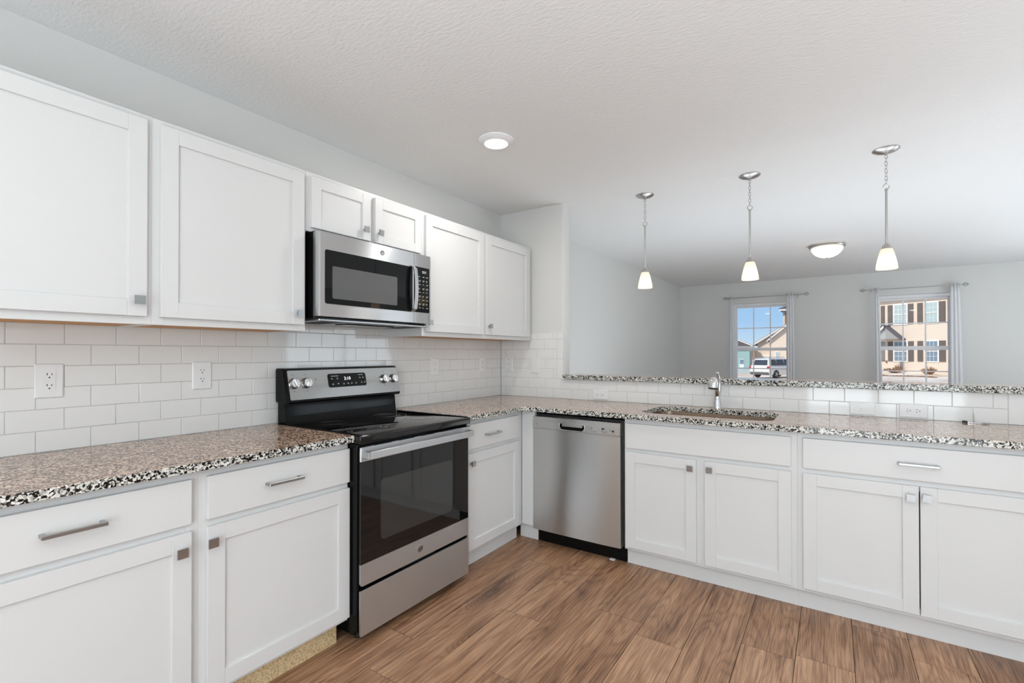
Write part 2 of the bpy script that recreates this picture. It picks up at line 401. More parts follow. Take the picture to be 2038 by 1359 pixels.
def window(idx, x0, x1, z0, z1, y, muntx, muntz, rail):
    """double hung vinyl window in the front wall; muntx/muntz absolute, rail = (z0,z1)"""
    root = bpy.data.objects.new('window_%d' % idx, None); COL.objects.link(root); root.location = (x0, y, z0); root['kind'] = 'structure'
    g = .045
    bm = new()
    box(bm, x0, x0 + g, y, y + .09, z0, z1, .003); box(bm, x1 - g, x1, y, y + .09, z0, z1, .003)
    box(bm, x0 + g, x1 - g, y, y + .09, z1 - g, z1, .003); box(bm, x0 + g, x1 - g, y, y + .09, z0, z0 + g, .003)
    obj('window_frame', bm, trim_white, root)
    px0, px1 = x0 + .074, x1 - .074
    for nm, za, zb, yy, mz in (('upper_sash', rail[0], z1 - g, y + .05, muntz[0]), ('lower_sash', z0 + g, rail[1], y + .02, muntz[1])):
        s = .03; bm = new()
        box(bm, x0 + g, px0, yy, yy + .028, za, zb, .002); box(bm, px1, x1 - g, yy, yy + .028, za, zb, .002)
        top = rail[1] if nm == 'lower_sash' else zb
        lo0, lo1 = (rail[0], rail[1]) if nm == 'upper_sash' else (za, za + .05)
        hi0 = zb - .025 if nm == 'upper_sash' else rail[0]
        box(bm, px0, px1, yy, yy + .028, lo0, lo1, .002); box(bm, px0, px1, yy, yy + .028, hi0, zb, .002)
        so = obj(nm, bm, trim_white, root)
        bm = new()
        for mxx in muntx: box(bm, mxx - .008, mxx + .008, yy + .006, yy + .022, lo1 - .001, hi0 + .001)
        box(bm, px0, px1, yy + .0065, yy + .0215, mz - .008, mz + .008)
        obj('muntins', bm, trim_white, so)
        bm = new(); box(bm, px0 - .003, px1 + .003, yy + .012, yy + .016, lo1 - .003, hi0 + .003); obj('pane', bm, glass, so)
    bm = new(); box(bm, x0 - .03, x1 + .03, YF - .025, y + .001, z0 - .025, z0, .004); obj('window_sill', bm, trim_white, root)
window(1, *WIN[0], YF + .045, (1.278, 1.527), (1.70, 1.018), (1.318, 1.368))
window(2, *WIN[1], YF + .045, (3.240, 3.490), (1.708, 1.014), (1.320, 1.376))
# unseen glazed openings: patio door, and side windows added to let light in
def plain_window(idx, ax, a0, a1, z0, z1, c, mids, name='window'):
    root = bpy.data.objects.new('%s_%d' % (name, idx), None); COL.objects.link(root); root['kind'] = 'structure'
    f = (lambda a, b, z_, w_, t0, t1: (a, b, c + t0, c + t1, z_, w_)) if ax == 'y' else (lambda a, b, z_, w_, t0, t1: (c + t0, c + t1, a, b, z_, w_))
    bm = new(); g = .06
    for a, b, z_, w_ in ((a0, a0 + g, z0, z1), (a1 - g, a1, z0, z1), (a0, a1, z0, z0 + g), (a0, a1, z1 - g, z1)): box(bm, *f(a, b, z_, w_, 0, .06))
    for mm in mids: box(bm, *f(mm - .04, mm + .04, z0, z1, .001, .059))
    obj('window_frame', bm, trim_white, root)
    bm = new(); box(bm, *f(a0 + .03, a1 - .03, z0 + .03, z1 - .03, .028, .033)); obj('pane', bm, glass, root)
plain_window(1, 'y', DY[0], DY[1], 0.0, 2.1, YB - .09, [2.95], 'door')
plain_window(3, 'x', ys[0][0], ys[0][1], .85, 2.15, XR + .03, [-2.9])
plain_window(4, 'x', ys[1][0], ys[1][1], .85, 2.15, XR + .03, [2.9])
# unseen slab added outside the sliding door to block direct sun
bm = new(); box(bm, 1.0, 5.0, YB - 3.6, YB - .13, 2.42, 2.5); tag(obj('sun_block_slab', bm, trim_white), 'unseen white slab added outside the sliding door to block sun', 'canopy')

# ================================================================== TILE
q = .154; pz = .0789; ZC = .914
rows = [ZC, ZC + .077] + [ZC + .077 + pz * i for i in range(1, 8)]
def tiles(bm, fn, a0, a1, z0, z1):
    g = .0009; tl = .0012
    a0 += g; a1 -= g; z0 += g; z1 -= g
    if a1 - a0 < .004 or z1 - z0 < .004: return
    ch = .0016; d0 = -.006; h = [random.uniform(-tl, tl) * .35 for _ in range(3)]
    outer = [(a0, z0), (a1, z0), (a1, z1), (a0, z1)]; inner = [(a0 + ch, z0 + ch), (a1 - ch, z0 + ch), (a1 - ch, z1 - ch), (a0 + ch, z1 - ch)]
    o1 = [bm.verts.new(fn(a, z, d0)) for a, z in outer]; o2 = [bm.verts.new(fn(a, z, -.0012)) for a, z in outer]
    i2 = [bm.verts.new(fn(a, z, 0 + h[0] * (1 if (a - a0) > ch * 2 else -1) + h[1] * (1 if (z - z0) > ch * 2 else -1))) for a, z in inner]
    bm.faces.new(i2)
    for i in range(4):
        j = (i + 1) % 4; bm.faces.new((o1[i], o1[j], o2[j], o2[i])); bm.faces.new((o2[i], o2[j], i2[j], i2[i]))
def run(bm, fn, a0, a1, zr0, zr1, off):
    k = math.floor((a0 - off) / q) - 1
    while True:
        s = off + k * q; e_ = s + q
        if s >= a1: break
        if e_ > a0: tiles(bm, fn, max(s, a0), min(e_, a1), zr0, zr1)
        k += 1
fl = lambda a, z, d: (d, a, z)       # left wall, face at x=0
fp = lambda a, z, d: (a, -d, z)      # peninsula wall, face at y=0
bm = new()
for i in range(7):
    z1 = rows[i + 1] if i < 6 else rows[6] + .06
    run(bm, fl, -3.4, -.001, rows[i], z1, -.2001 if i % 2 else -.2769)
nf = len(bm.faces)
box(bm, -.0079, -.0016, -3.4, -.0005, ZC - .03, rows[6] + .06)
bm.faces.ensure_lookup_table()
for f in bm.faces[nf:]: f.material_index = 1
tag(obj('tiled_backsplash', bm, [tile_white, grout]), 'white subway tile backsplash on the long wall behind the range', 'backsplash')
bm = new()
for i in range(2): run(bm, fp, .001, 3.105, rows[i], rows[i + 1], .0511 if i == 0 else .1252)
for i in range(2, 7):
    z1 = rows[i + 1] if i < 6 else 1.44
    run(bm, fp, .001, .547, rows[i], z1, .0511 if i % 2 == 0 else .1252)
for a, b in ((rows[2], rows[4]), (rows[4], rows[6]), (rows[6], 1.44)): tiles(bm, fp, .547, .604, a, b)
for a in (3.105, 3.182, 3.259): tiles(bm, fp, a, a + .077, rows[0], rows[2])
nf = len(bm.faces)
box(bm, .0, .603, .0016, .0079, ZC - .03, 1.4395); box(bm, .603, 3.34, .0016, .0079, ZC - .03, rows[2])
bm.faces.ensure_lookup_table()
for f in bm.faces[nf:]: f.material_index = 1
tag(obj('tiled_backsplash', bm, [tile_white, grout]), 'white subway tile backsplash behind the sink, under the bar top and up the corner wall', 'backsplash')

# ================================================================== CABINETS
def mapper(side):
    if side == 'L': return lambda a, b, d0, d1, z0, z1: (d0, d1, a, b, z0, z1)
    return lambda a, b, d0, d1, z0, z1: (a, b, -d1, -d0, z0, z1)
def pt(side, a, d, z): return (d, a, z) if side == 'L' else (a, -d, z)
def shaker(parent, side, a0, a1, z0, z1, d, st=.057, knob=None, kr=0.0, name='door', tilt=0):
    f = mapper(side); bm = new(); th = .019; B = .0012
    a0, a1 = sorted((a0, a1))
    box(bm, *f(a0, a0 + st, d, d + th, z0, z1), B); box(bm, *f(a1 - st, a1, d, d + th, z0, z1), B)
    box(bm, *f(a0 + st, a1 - st, d, d + th - .0003, z0, z0 + st), B); box(bm, *f(a0 + st, a1 - st, d, d + th - .0003, z1 - st, z1), B)
    box(bm, *f(a0 + st - .004, a1 - st + .004, d + .002, d + th - .009, z0 + st - .004, z1 - st + .004))
    o = obj(name, bm, white_paint, parent)
    if knob:
        ka, kz = knob; kb = new(); h = .0155
        p0 = pt(side, ka, d + th, kz); p1 = pt(side, ka, d + th + .02, kz); cyl(kb, p0, p1, .007, 12, .0055)
        c, s = math.cos(kr), math.sin(kr)
        poly = [(ka + x * c - z * s, kz + x * s + z * c) for x, z in ((-h, -h), (h, -h), (h, h), (-h, h))]
        prism(kb, poly, lambda u, v, t_: pt(side, u, t_, v), d + th + .019, d + th + .027)
        bmesh.ops.bevel(kb, geom=[e for e in kb.edges if e.calc_length() > .02], offset=.0012, segments=2, affect='EDGES')
        obj('knob', kb, nickel_dark, o, True, label='square brushed nickel knob')
    return o
def slab(parent, side, a0, a1, z0, z1, d, pull=None, name='drawer'):
    f = mapper(side); bm = new(); box(bm, *f(a0, a1, d, d + .019, z0, z1), .0025, 2)
    o = obj(name, bm, white_paint, parent)
    if pull is not None:
        pa, pzz = pull; b = new(); h = .07; D = d + .019
        box(b, *f(pa - h, pa + h, D + .024, D + .035, pzz - .0055, pzz + .0055), .0015)
        for s in (-1, 1): box(b, *f(pa + s * (h - .006) - .0055, pa + s * (h - .006) + .0055, D - .0005, D + .030, pzz - .005, pzz + .005), .001)
        obj('pull_handle', b, nickel_dark, o, label='straight brushed nickel bar pull')
    return o
FR = .60   # face frame plane of the base cabinets
def base_cabinet(side, a0, a1, label, toe=.56, toe_mat=None, top=.884, back=.03, toe_trim=(0, 0), mid=None):
    f = mapper(side); root = thing('base_cabinet', label, 'cabinet', pt(side, (a0 + a1) / 2, .3, 0), 'white base cabinets')
    bm = new(); s = .018
    box(bm, *f(a0, a0 + s, back, FR - .02, .105, top - .001)); box(bm, *f(a1 - s, a1, back, FR - .02, .105, top - .001))
    box(bm, *f(a0, a1, back, FR - .02, .10, .118)); box(bm, *f(a0, a1, back, back + .01, .105, top - .001))
    # face frame
    box(bm, *f(a0, a0 + .04, FR - .02, FR, .10, top - .001), .0008); box(bm, *f(a1 - .04, a1, FR - .02, FR, .10, top - .001), .0008)
    for z0, z1 in ((.10, .14), (.66, .72), (.835, top - .001)): box(bm, *f(a0 + .04, a1 - .04, FR - .02, FR - .0003, z0, z1))
    if mid: box(bm, *f(mid - .035, mid + .035, FR - .02, FR - .0002, .12, .70))
    obj('cabinet_body', bm, white_paint, root)
    bm = new(); box(bm, *f(a0 + toe_trim[0], a1 - toe_trim[1], toe - .018, toe, 0.0, .104)); obj('toe_kick', bm, toe_mat or white_paint, root, label='bare chipboard toe kick' if toe_mat else None)
    return root
zd0, zd1, zt0, zt1 = .118, .683, .708, .855
# left run
c = base_cabinet('L', -3.38, -2.6163, 'white base cabinet nearest the camera, cut by the left frame edge', .545, chipboard)
slab(c, 'L', -3.36, -2.642, zt0, zt1, FR, (-2.94, .785))
shaker(c, 'L', -3.36, -2.642, zd0, zd1, FR, knob=(-2.677, .628))
c = base_cabinet('L', -2.616, -2.0195, 'white base cabinet touching the left side of the range, with chipboard toe kick', .56, chipboard, toe_trim=(0, .028))
slab(c, 'L', -2.594, -2.022, zt0, zt1, FR, (-2.328, .785))
shaker(c, 'L', -2.594, -2.022, zd0, zd1, FR, knob=(-2.588 + .003, .632))
c = base_cabinet('L', -1.235, -.603, 'white base cabinet between the range and the dishwasher corner', .558, None)
slab(c, 'L', -1.205, -.660, zt0, zt1, FR, (-.975, .780))
shaker(c, 'L', -1.205, -.660, zd0, zd1, FR, knob=(-1.180, .628))
# corner filler
bm = new(); box(bm, .601, .706, .575, .6 - .0, .105, .883) if False else box(bm, .6005, .706, -.60, -.575, .105, .883, .0008); box(bm, .562, .706, -.557, -.54, 0, .104)
tag(obj('corner_filler', bm, white_paint), 'narrow white filler strip between corner cabinet and dishwasher', 'cabinet filler')
# peninsula
c = base_cabinet('P', 1.338, 2.2297, 'white sink base cabinet with plain false drawer front, right of the dishwasher', .555, None, mid=1.7735)
slab(c, 'P', 1.347, 2.204, zt0, zt1, FR, None, 'false_drawer_front')
shaker(c, 'P', 1.347, 1.752, zd0, zd1, FR, knob=(1.723, .637))
shaker(c, 'P', 1.795, 2.204, zd0, zd1, FR, knob=(1.823, .641))
c = base_cabinet('P', 2.230, 3.145, 'wide white base cabinet with one long drawer, cut by the right frame edge', .555, None)
slab(c, 'P', 2.254, 3.125, zt0, zt1, FR, (2.688, .781))
shaker(c, 'P', 2.254, 2.690, zd0, zd1, FR, knob=(2.661, .634), kr=-.04)
shaker(c, 'P', 2.6945, 3.125, zd0, zd1, FR, knob=(2.715, .640), kr=-.16)
# peninsula end panel
bm = new(); box(bm, 3.147, 3.30, -.60, -.02, 0, .883); tag(obj('end_panel', bm, white_paint), 'white panel closing the right end of the peninsula', 'cabinet panel')

# uppers
UF = .312
def upper(a0, a1, z0, z1, label, mids=()):
    f = mapper('L'); root = thing('wall_cabinet', label, 'cabinet', (.15, (a0 + a1) / 2, z0), 'white wall cabinets')
    bm = new(); s = .016
    box(bm, *f(a0, a0 + s, .0, UF - .02, z0, z1)); box(bm, *f(a1 - s, a1, .0, UF - .02, z0, z1)); box(bm, *f(a0 + s, a1 - s, .0, UF - .02, z1 - s, z1)); box(bm, *f(a0 + s, a1 - s, 0, .006, z0 + .02, z1 - s))
    box(bm, *f(a0, a0 + .038, UF - .02, UF, z0, z1), .0008); box(bm, *f(a1 - .038, a1, UF - .02, UF, z0, z1), .0008)
    for m_ in mids: box(bm, *f(m_ - .02, m_ + .02, UF - .02, UF - .0002, z0 + .03, z1 - .03))
    box(bm, *f(a0 + .038, a1 - .038, UF - .02, UF - .0003, z0, z0 + .036)); box(bm, *f(a0 + .038, a1 - .038, UF - .02, UF - .0003, z1 - .036, z1))
    obj('cabinet_body', bm, white_paint, root)
    bm = new(); box(bm, *f(a0 + s, a1 - s, .006, UF - .02, z0 + .003, z0 + .012)); obj('bottom_panel', bm, raw_wood, root, label='unpainted wood underside')
    return root
UZ0, UZ1 = 1.378, 2.138; ud0, ud1 = 1.406, 2.117
c = upper(-3.265, -2.6533, UZ0, UZ1, 'white wall cabinet cut by the left frame edge')
shaker(c, 'L', -3.245, -2.672, ud0, ud1, UF, knob=(-2.70, 1.462), kr=0)
c = upper(-2.653, -2.0413, UZ0, UZ1, 'white wall cabinet touching the left side of the microwave')
shaker(c, 'L', -2.630, -2.057, ud0, ud1, UF, knob=(-2.089, 1.457))
c = upper(-2.041, -1.2733, 1.855, UZ1, 'short white two-door wall cabinet above the microwave', (-1.655,))
shaker(c, 'L', -2.020, -1.672, 1.872, ud1, UF, .052, knob=(-1.715, 1.924), kr=.08)
shaker(c, 'L', -1.640, -1.292, 1.872, ud1, UF, .052, knob=(-1.618, 1.926), kr=-.1)
c = upper(-1.273, -.012, UZ0, UZ1, 'wide white two-door wall cabinet in the corner, right of the microwave', (-.655,))
shaker(c, 'L', -1.252, -.672, ud0, ud1, UF, knob=(-1.232, 1.462))
shaker(c, 'L', -.640, -.060, ud0, ud1, UF, knob=(-.643 + .025, 1.468), kr=.1)

# ================================================================== COUNTERTOPS
def slab_poly(name, outer, hole, z0, z1, label, cat='countertop', bev=.0025):
    bm = new(); loops = [outer] + ([hole] if hole else []); es = []
    for lp in loops:
        vs = [bm.verts.new((x, y, z1)) for x, y in lp]
        for i in range(len(vs)): es.append(bm.edges.new((vs[i], vs[(i + 1) % len(vs)])))
    r = bmesh.ops.triangle_fill(bm, use_beauty=True, use_dissolve=False, edges=es)
    fs = [g for g in r['geom'] if isinstance(g, bmesh.types.BMFace)]
    bmesh.ops.dissolve_limit(bm, angle_limit=.01, verts=bm.verts, edges=bm.edges) if not hole else None
    r = bmesh.ops.extrude_face_region(bm, geom=list(bm.faces))
    bmesh.ops.translate(bm, verts=[g for g in r['geom'] if isinstance(g, bmesh.types.BMVert)], vec=(0, 0, z0 - z1))
    o = obj(name, bm, granite)
    md = o.modifiers.new('edge', 'BEVEL'); md.width = bev; md.segments = 2; md.limit_method = 'ANGLE'; md.angle_limit = math.radians(50)
    return tag(o, label, cat)
CT0, CT1 = .8842, .914; CE = .648
slab_poly('granite_countertop', [(.0015, -3.42), (CE, -3.42), (CE, -2.020), (.0015, -2.020)], None, CT0, CT1, 'granite countertop on the base cabinets left of the range')
outer = [(.0015, -1.242), (CE, -1.242)]
cx_, cy_, R = CE + .05, -CE - .05, .05
for i in range(9):
    a = PI - (PI / 2) * i / 8; outer.append((cx_ + R * math.cos(a), cy_ + R * math.sin(a)))
outer += [(3.33, -CE), (3.33, -.0015), (.0015, -.0015)]
SX0, SX1, SY0, SY1 = 1.400, 2.115, -.535, -.105
hole = rrect(SX0, SX1, SY0, SY1, .085, 8)
slab_poly('granite_countertop', outer, hole, CT0, CT1, 'L-shaped granite countertop running from the range round the corner and past the sink')
slab_poly('granite_bar_top', [(.610, -.030), (3.50, -.030), (3.50, .235), (.610, .235)], None, 1.0705, 1.105, 'raised granite bar top on the half wall behind the sink', 'bar top')

# sink
root = thing('undermount_sink', 'steel undermount sink bowl set into the granite in front of the faucet', 'sink', ((SX0 + SX1) / 2, (SY0 + SY1) / 2, .70))
bm = new(); rings = []
for (ins, z, rr) in ((-.022, .8835, .10), (.004, .8835, .085), (.006, .84, .083), (.012, .72, .075), (.035, .700, .06), (.30, .695, .02)):
    ins = min(ins, .15)
    rings.append([bm.verts.new((x, y, z)) for x, y in rrect(SX0 + ins, SX1 - ins, SY0 + ins, SY1 - ins, rr, 8)])
for a, b in zip(rings, rings[1:]):
    for i in range(len(a)):
        j = (i + 1) % len(a); bm.faces.new((a[i], a[j], b[j], b[i]))
bm.faces.new(rings[-1])
o = obj('bowl', bm, steel_sink, root, True); md = o.modifiers.new('thick', 'SOLIDIFY'); md.thickness = .002; md.offset = -1
bm = new(); lathe(bm, [(.042, .6955), (.042, .700), (.034, .7005), (.030, .697), (.006, .697)], 24, Matrix.Translation(((SX0 + SX1) / 2, (SY0 + SY1) / 2, 0))); obj('drain', bm, chrome, root, True)

# faucet
FX, FY = 1.757, -.056
root = thing('kitchen_faucet', 'polished chrome pull-out faucet standing on the granite behind the sink', 'faucet', (FX, FY, ZC))
bm = new(); lathe(bm, [(.027, ZC), (.0275, ZC + .004), (.026, ZC + .007), (.0245, ZC + .03), (.0215, ZC + .055), (.0185, ZC + .072), (.016, ZC + .082)], 28, Matrix.Translation((FX, FY, 0)))
obj('faucet_body', bm, chrome, root, True)
bm = new(); pts = [(FX, FY, ZC + .072), (FX, FY - .006, ZC + .105), (FX, FY - .016, ZC + .14), (FX, FY - .034, ZC + .168), (FX, FY - .06, ZC + .186), (FX, FY - .088, ZC + .190), (FX, FY - .105, ZC + .184)]
tube(bm, pts, [.0155, .0140, .0135, .0135, .014, .015, .016], 20); obj('spout', bm, chrome, root, True)
bm = new(); M = axis_m((FX, FY - .112, ZC + .200), (0, -.18, -1)); lathe(bm, [(.004, -.008), (.015, -.004), (.023, .006), (.0275, .018), (.0290, .035), (.0302, .052), (.0308, .062), (.028, .064)], 28, M); obj('spray_head', bm, chrome, root, True)
bm = new(); lathe(bm, [(.0302, .0625), (.0302, .067), (.020, .069)], 24, M); obj('aerator', bm, black_matt, root, True)
bm = new(); tube(bm, [(FX + .004, FY + .012, ZC + .078), (FX + .010, FY + .016, ZC + .12), (FX + .012, FY + .014, ZC + .165), (FX + .006, FY + .006, ZC + .205), (FX + .003, FY - .006, ZC + .232)], [.010, .0115, .0105, .0080, .0065], 16)
tube(bm, [(FX + .012, FY + .014, ZC + .15), (FX + .017, FY + .014, ZC + .128), (FX + .0175, FY + .014, ZC + .104)], [.004, .0045, .003], 10)
lathe(bm, [(.007, 0), (.0115, .006), (.0100, .012), (.004, .015)], 14, Matrix.Translation((FX + .003, FY - .006, ZC + .222))); obj('lever_handle', bm, chrome, root, True)

# small chrome fitting lying on the counter
root = thing('loose_fitting', 'small chrome T-shaped fitting with upright pin lying on granite near the right frame edge', 'metal fitting', (2.98, -.045, ZC))
bm = new(); box(bm, 2.946, 3.000, -.055, -.034, ZC + .0003, ZC + .006, .001); obj('base_plate', bm, chrome, root)
bm = new(); cyl(bm, (2.930, -.036, ZC + .006), (2.948, -.042, ZC + .006), .0055, 12); obj('rubber_end', bm, black_matt, root, True)
bm = new(); cyl(bm, (3.000, -.048, ZC + .005), (3.026, -.058, ZC + .006), .0028, 12, .0055); obj('flared_foot', bm, chrome, root, True)
bm = new(); cyl(bm, (2.976, -.042, ZC + .005), (2.972, -.042, ZC + .052), .0030, 12, .0016); obj('upright_pin', bm, nickel, root, True)

# ================================================================== RANGE
RY0, RY1 = -2.013, -1.262
ry = lambda v: v
root = thing('electric_range', 'freestanding stainless and black electric range with smooth glass cooktop', 'range', (.35, (RY0 + RY1) / 2, 0))
bm = new(); box(bm, .03, .635, RY0, RY1, .035, .874, .004)
box(bm, .60, .655, RY0 - .001, RY0 + .012, .05, .874, .002); box(bm, .60, .655, RY1 - .012, RY1 + .001, .05, .874, .002)
obj('range_body', bm, black_gloss, root)
for yy in (RY0 + .05, RY1 - .05):
    for xx in (.10, .60):
        bm = new(); cyl(bm, (xx, yy, 0), (xx, yy, .04), .016, 12); obj('foot', bm, black_matt, root, True)
bm = new(); box(bm, .07, .682, RY0 - .004, RY1 + .004, .8765, .9135, .007, 3)
ct = obj('cooktop', bm, black_glass, root, True, label='black glass cooktop')
bm = new(); 
for ya_ in (RY0 + .006, RY1 - .016):
    bm = new(); box(bm, .10, .668, ya_, ya_ + .010, .9132, .9165, .001); obj('cooktop_rim', bm, black_gloss, ct)
ringm = mat('burner_print', (.035, .035, .035), .2)
for (bx, by, br) in ((.47, -1.83, .105), (.47, -1.45, .085), (.23, -1.83, .075), (.23, -1.45, .095)):
    bm = new(); torus(bm, Matrix.Translation((bx, by, .9135)), br, .0006, 48, 6); torus(bm, Matrix.Translation((bx, by, .9135)), br * .62, .0005, 40, 6)
    obj('burner_ring', bm, ringm, ct)
# backguard: riser and overhanging control box
bm = new(); prism(bm, [(.012, .90), (.100, .90), (.088, .925), (.080, .95), (.078, 1.032), (.012, 1.032)], lambda u, v, t_: (u, t_, v), RY0 + .01, RY1 - .012)
bmesh.ops.bevel(bm, geom=[e for e in bm.edges if abs(e.verts[0].co.y - e.verts[1].co.y) < 1e-6], offset=.004, segments=2, affect='EDGES')
bg_ = obj('backguard', bm, black_gloss, root, True)
PB = Vector((.122, 0, 1.030)); PT = Vector((.083, 0, 1.192))   # front plane of control box, bottom and top
bm = new(); prism(bm, [(.010, 1.022), (.115, 1.018), (.124, 1.026), (.0855, 1.188), (.074, 1.196), (.010, 1.196)], lambda u, v, t_: (u, t_, v), RY0 - .003, RY1 - .004)
bmesh.ops.bevel(bm, geom=[e for e in bm.edges if abs(e.verts[0].co.y - e.verts[1].co.y) < 1e-6], offset=.007, segments=3, affect='EDGES')
obj('control_box', bm, black_gloss, root, True)
ax = (PT - PB).normalized(); nrm = Vector((ax.z, 0, -ax.x)); Lp_ = (PT - PB).length
def cf(y, v, t_): p = PB + ax * v + nrm * t_; return Vector((p.x, y, p.z))
bm = new(); prism(bm, rrect(RY0 + .014, RY1 - .012, .006, Lp_ - .008, .006, 3), lambda u, v, t_: cf(u, v, t_), -.002, .0035)
cpn = obj('control_panel', bm, stainless_panel, root)
zc2v = lambda z: (z - PB.z) / ax.z
bm = new(); prism(bm, rrect(-1.772, -1.520, zc2v(1.086), zc2v(1.160), .012, 5), lambda u, v, t_: cf(u, v, t_), .003, .0052)
dsp = obj('display', bm, mw_glass, cpn, label='black rounded touch display')
yb_ = -1.772
bm = text_bm('3:10', .026, lambda u, v, t_: cf(-1.648 + u, zc2v(1.131) + v, .0054)); obj('clock_digits', bm, clock_led, dsp)
for (yy, zz, w) in ((-1.752, 1.145, .045), (-1.572, 1.147, .036)):
    bm = new(); k = 0
    while k * .006 < w: prism(bm, [(yy + k * .006, zc2v(zz)), (yy + k * .006 + .0042, zc2v(zz)), (yy + k * .006 + .0042, zc2v(zz) + .004), (yy + k * .006, zc2v(zz) + .004)], lambda u, v, t_: cf(u, v, t_), .0051, .0054); k += 1
    obj('heading_print', bm, print_white, dsp)
for (yy, zz) in ((-1.754, 1.130), (-1.718, 1.130), (-1.568, 1.130), (-1.545, 1.130), (-1.750, 1.100), (-1.716, 1.102), (-1.680, 1.100), (-1.652, 1.101), (-1.628, 1.101), (-1.598, 1.101), (-1.560, 1.103), (-1.537, 1.103)):
    bm = new(); prism(bm, [(yy, zc2v(zz)), (yy + .011, zc2v(zz)), (yy + .011, zc2v(zz) + .0028), (yy, zc2v(zz) + .0028)], lambda u, v, t_: cf(u, v, t_), .0051, .0054)
    prism(bm, [(yy + .003, zc2v(zz) + .005), (yy + .008, zc2v(zz) + .005), (yy + .008, zc2v(zz) + .0072), (yy + .003, zc2v(zz) + .0072)], lambda u, v, t_: cf(u, v, t_), .0051, .0054)
    obj('button_print', bm, print_white, dsp)
for ky in (-1.972, -1.902, -1.385, -1.312, -1.845):
    marks = [(ky, 1.135, .014), (ky, 1.128, .006), (ky, 1.117, .003)] if ky == -1.845 else [(ky, 1.117 + dz, .008) for dz in (-.040, .044)] + [(ky + .034 * math.sin(an * .6), 1.117 + .034 * math.cos(an * .6) * .95, .003) for an in range(-3, 4)]
    bm = new()
    for yy, zz, w in marks: prism(bm, [(yy - w / 2, zc2v(zz)), (yy + w / 2, zc2v(zz)), (yy + w / 2, zc2v(zz) + .0022), (yy - w / 2, zc2v(zz) + .0022)], lambda u, v, t_: cf(u, v, t_), .0033, .0038)
    obj('dial_print', bm, print_dark, cpn)
for ky, ka in ((-1.972, .25), (-1.902, -.15), (-1.385, .1), (-1.312, 0)):
    b0 = cf(ky, zc2v(1.117), .003); bm = new()
    lathe(bm, [(.0275, 0), (.0275, .004), (.0255, .006), (.0243, .020), (.0220, .0235), (.003, .024)], 32, axis_m(b0, nrm))
    g = Matrix.Translation(b0) @ Vector((0, 0, 1)).rotation_difference(nrm).to_matrix().to_4x4() @ Matrix.Rotation(ka, 4, 'Z')
    kb = new(); box(kb, -.0235, .0235, -.005, .005, .018, .034, .0018, 2); kb.transform(g)
    me_ = bpy.data.meshes.new('x'); kb.to_mesh(me_); kb.free(); bm.from_mesh(me_); bpy.data.meshes.remove(me_)
    obj('knob', bm, chrome, cpn, True, label='chrome burner knob')
# oven door
DX = .672; DY0, DY1 = -2.006, -1.269
fX = lambda u, v, t_: (t_, u, v)
bm = new(); box(bm, .636, DX - .004, DY0 + .002, DY1 - .002, .256, .861, .002); od = obj('oven_door', bm, black_gloss, root)
bm = new(); box(bm, DX - .012, DX, DY0, DY1, .797, .861, .002); obj('door_top_band', bm, stainless, od)
bm = new()
prism(bm, [(DY0, .349), (DY0, .266), (DY0 + .003, .258), (DY0 + .011, .255), (DY1 - .011, .255), (DY1 - .003, .258), (DY1, .266), (DY1, .349)], fX, DX - .012, DX)
obj('door_bottom_band', bm, stainless, od)
bm = new(); box(bm, DX - .010, DX - .0008, DY0, DY1, .3495, .7965, .0008); gl_ = obj('door_glass', bm, black_glass, od, label='glossy black door glass')
bm = new(); prism(bm, rrect(-1.895, -1.405, .425, .700, .02, 5), fX, DX - .0009, DX - .0004); obj('oven_window', bm, oven_win, gl_, label='inner oven viewing window')
bm = new()
for k in range(5): box(bm, DX - .006, DX + .0002, -1.93 + k * .145, -1.83 + k * .145, .8585, .8622, .0008)
obj('door_vents', bm, slot_dark, od)
bm = new(); HX = .706
box(bm, HX, HX + .019, DY0 + .012, DY1 - .012, .812, .846, .003, 2)
for yy in (DY0 + .012, DY1 - .032): box(bm, DX - .001, HX + .004, yy, yy + .020, .813, .845, .002)
obj('door_handle', bm, stainless, od)
bm = new(); M = axis_m((DX - .0005, -1.647, .304), (1, 0, 0)); lathe(bm, [(.019, 0), (.019, .002), (.0165, .0028), (.001, .0028)], 28, M)
bd = obj('badge', bm, nickel, od, True, label='round emblem with monogram')
bm = new(); torus(bm, axis_m((DX + .0028, -1.647, .304), (1, 0, 0)), .0145, .0008, 28, 6)
for s in (-1, 1): torus(bm, axis_m((DX + .0028, -1.647 + s * .0035, .304), (1, 0, 0)), .0045, .0008, 18, 6, 1.5)
obj('monogram', bm, print_dark, bd)
# storage drawer
bm = new(); box(bm, .636, DX - .006, DY0 + .004, DY1 - .004, .045, .236, .002); dr = obj('storage_drawer', bm, black_gloss, root)
bm = new(); prism(bm, rrect(DY0 - .002, DY1 + .002, .038, .237, .006, 3), fX, DX - .008, DX); obj('drawer_front', bm, stainless, dr)
bm = new(); box(bm, DX - .028, DX - .018, -1.75, -1.52, .2365, .246, .002); obj('drawer_grip', bm, black_matt, dr)

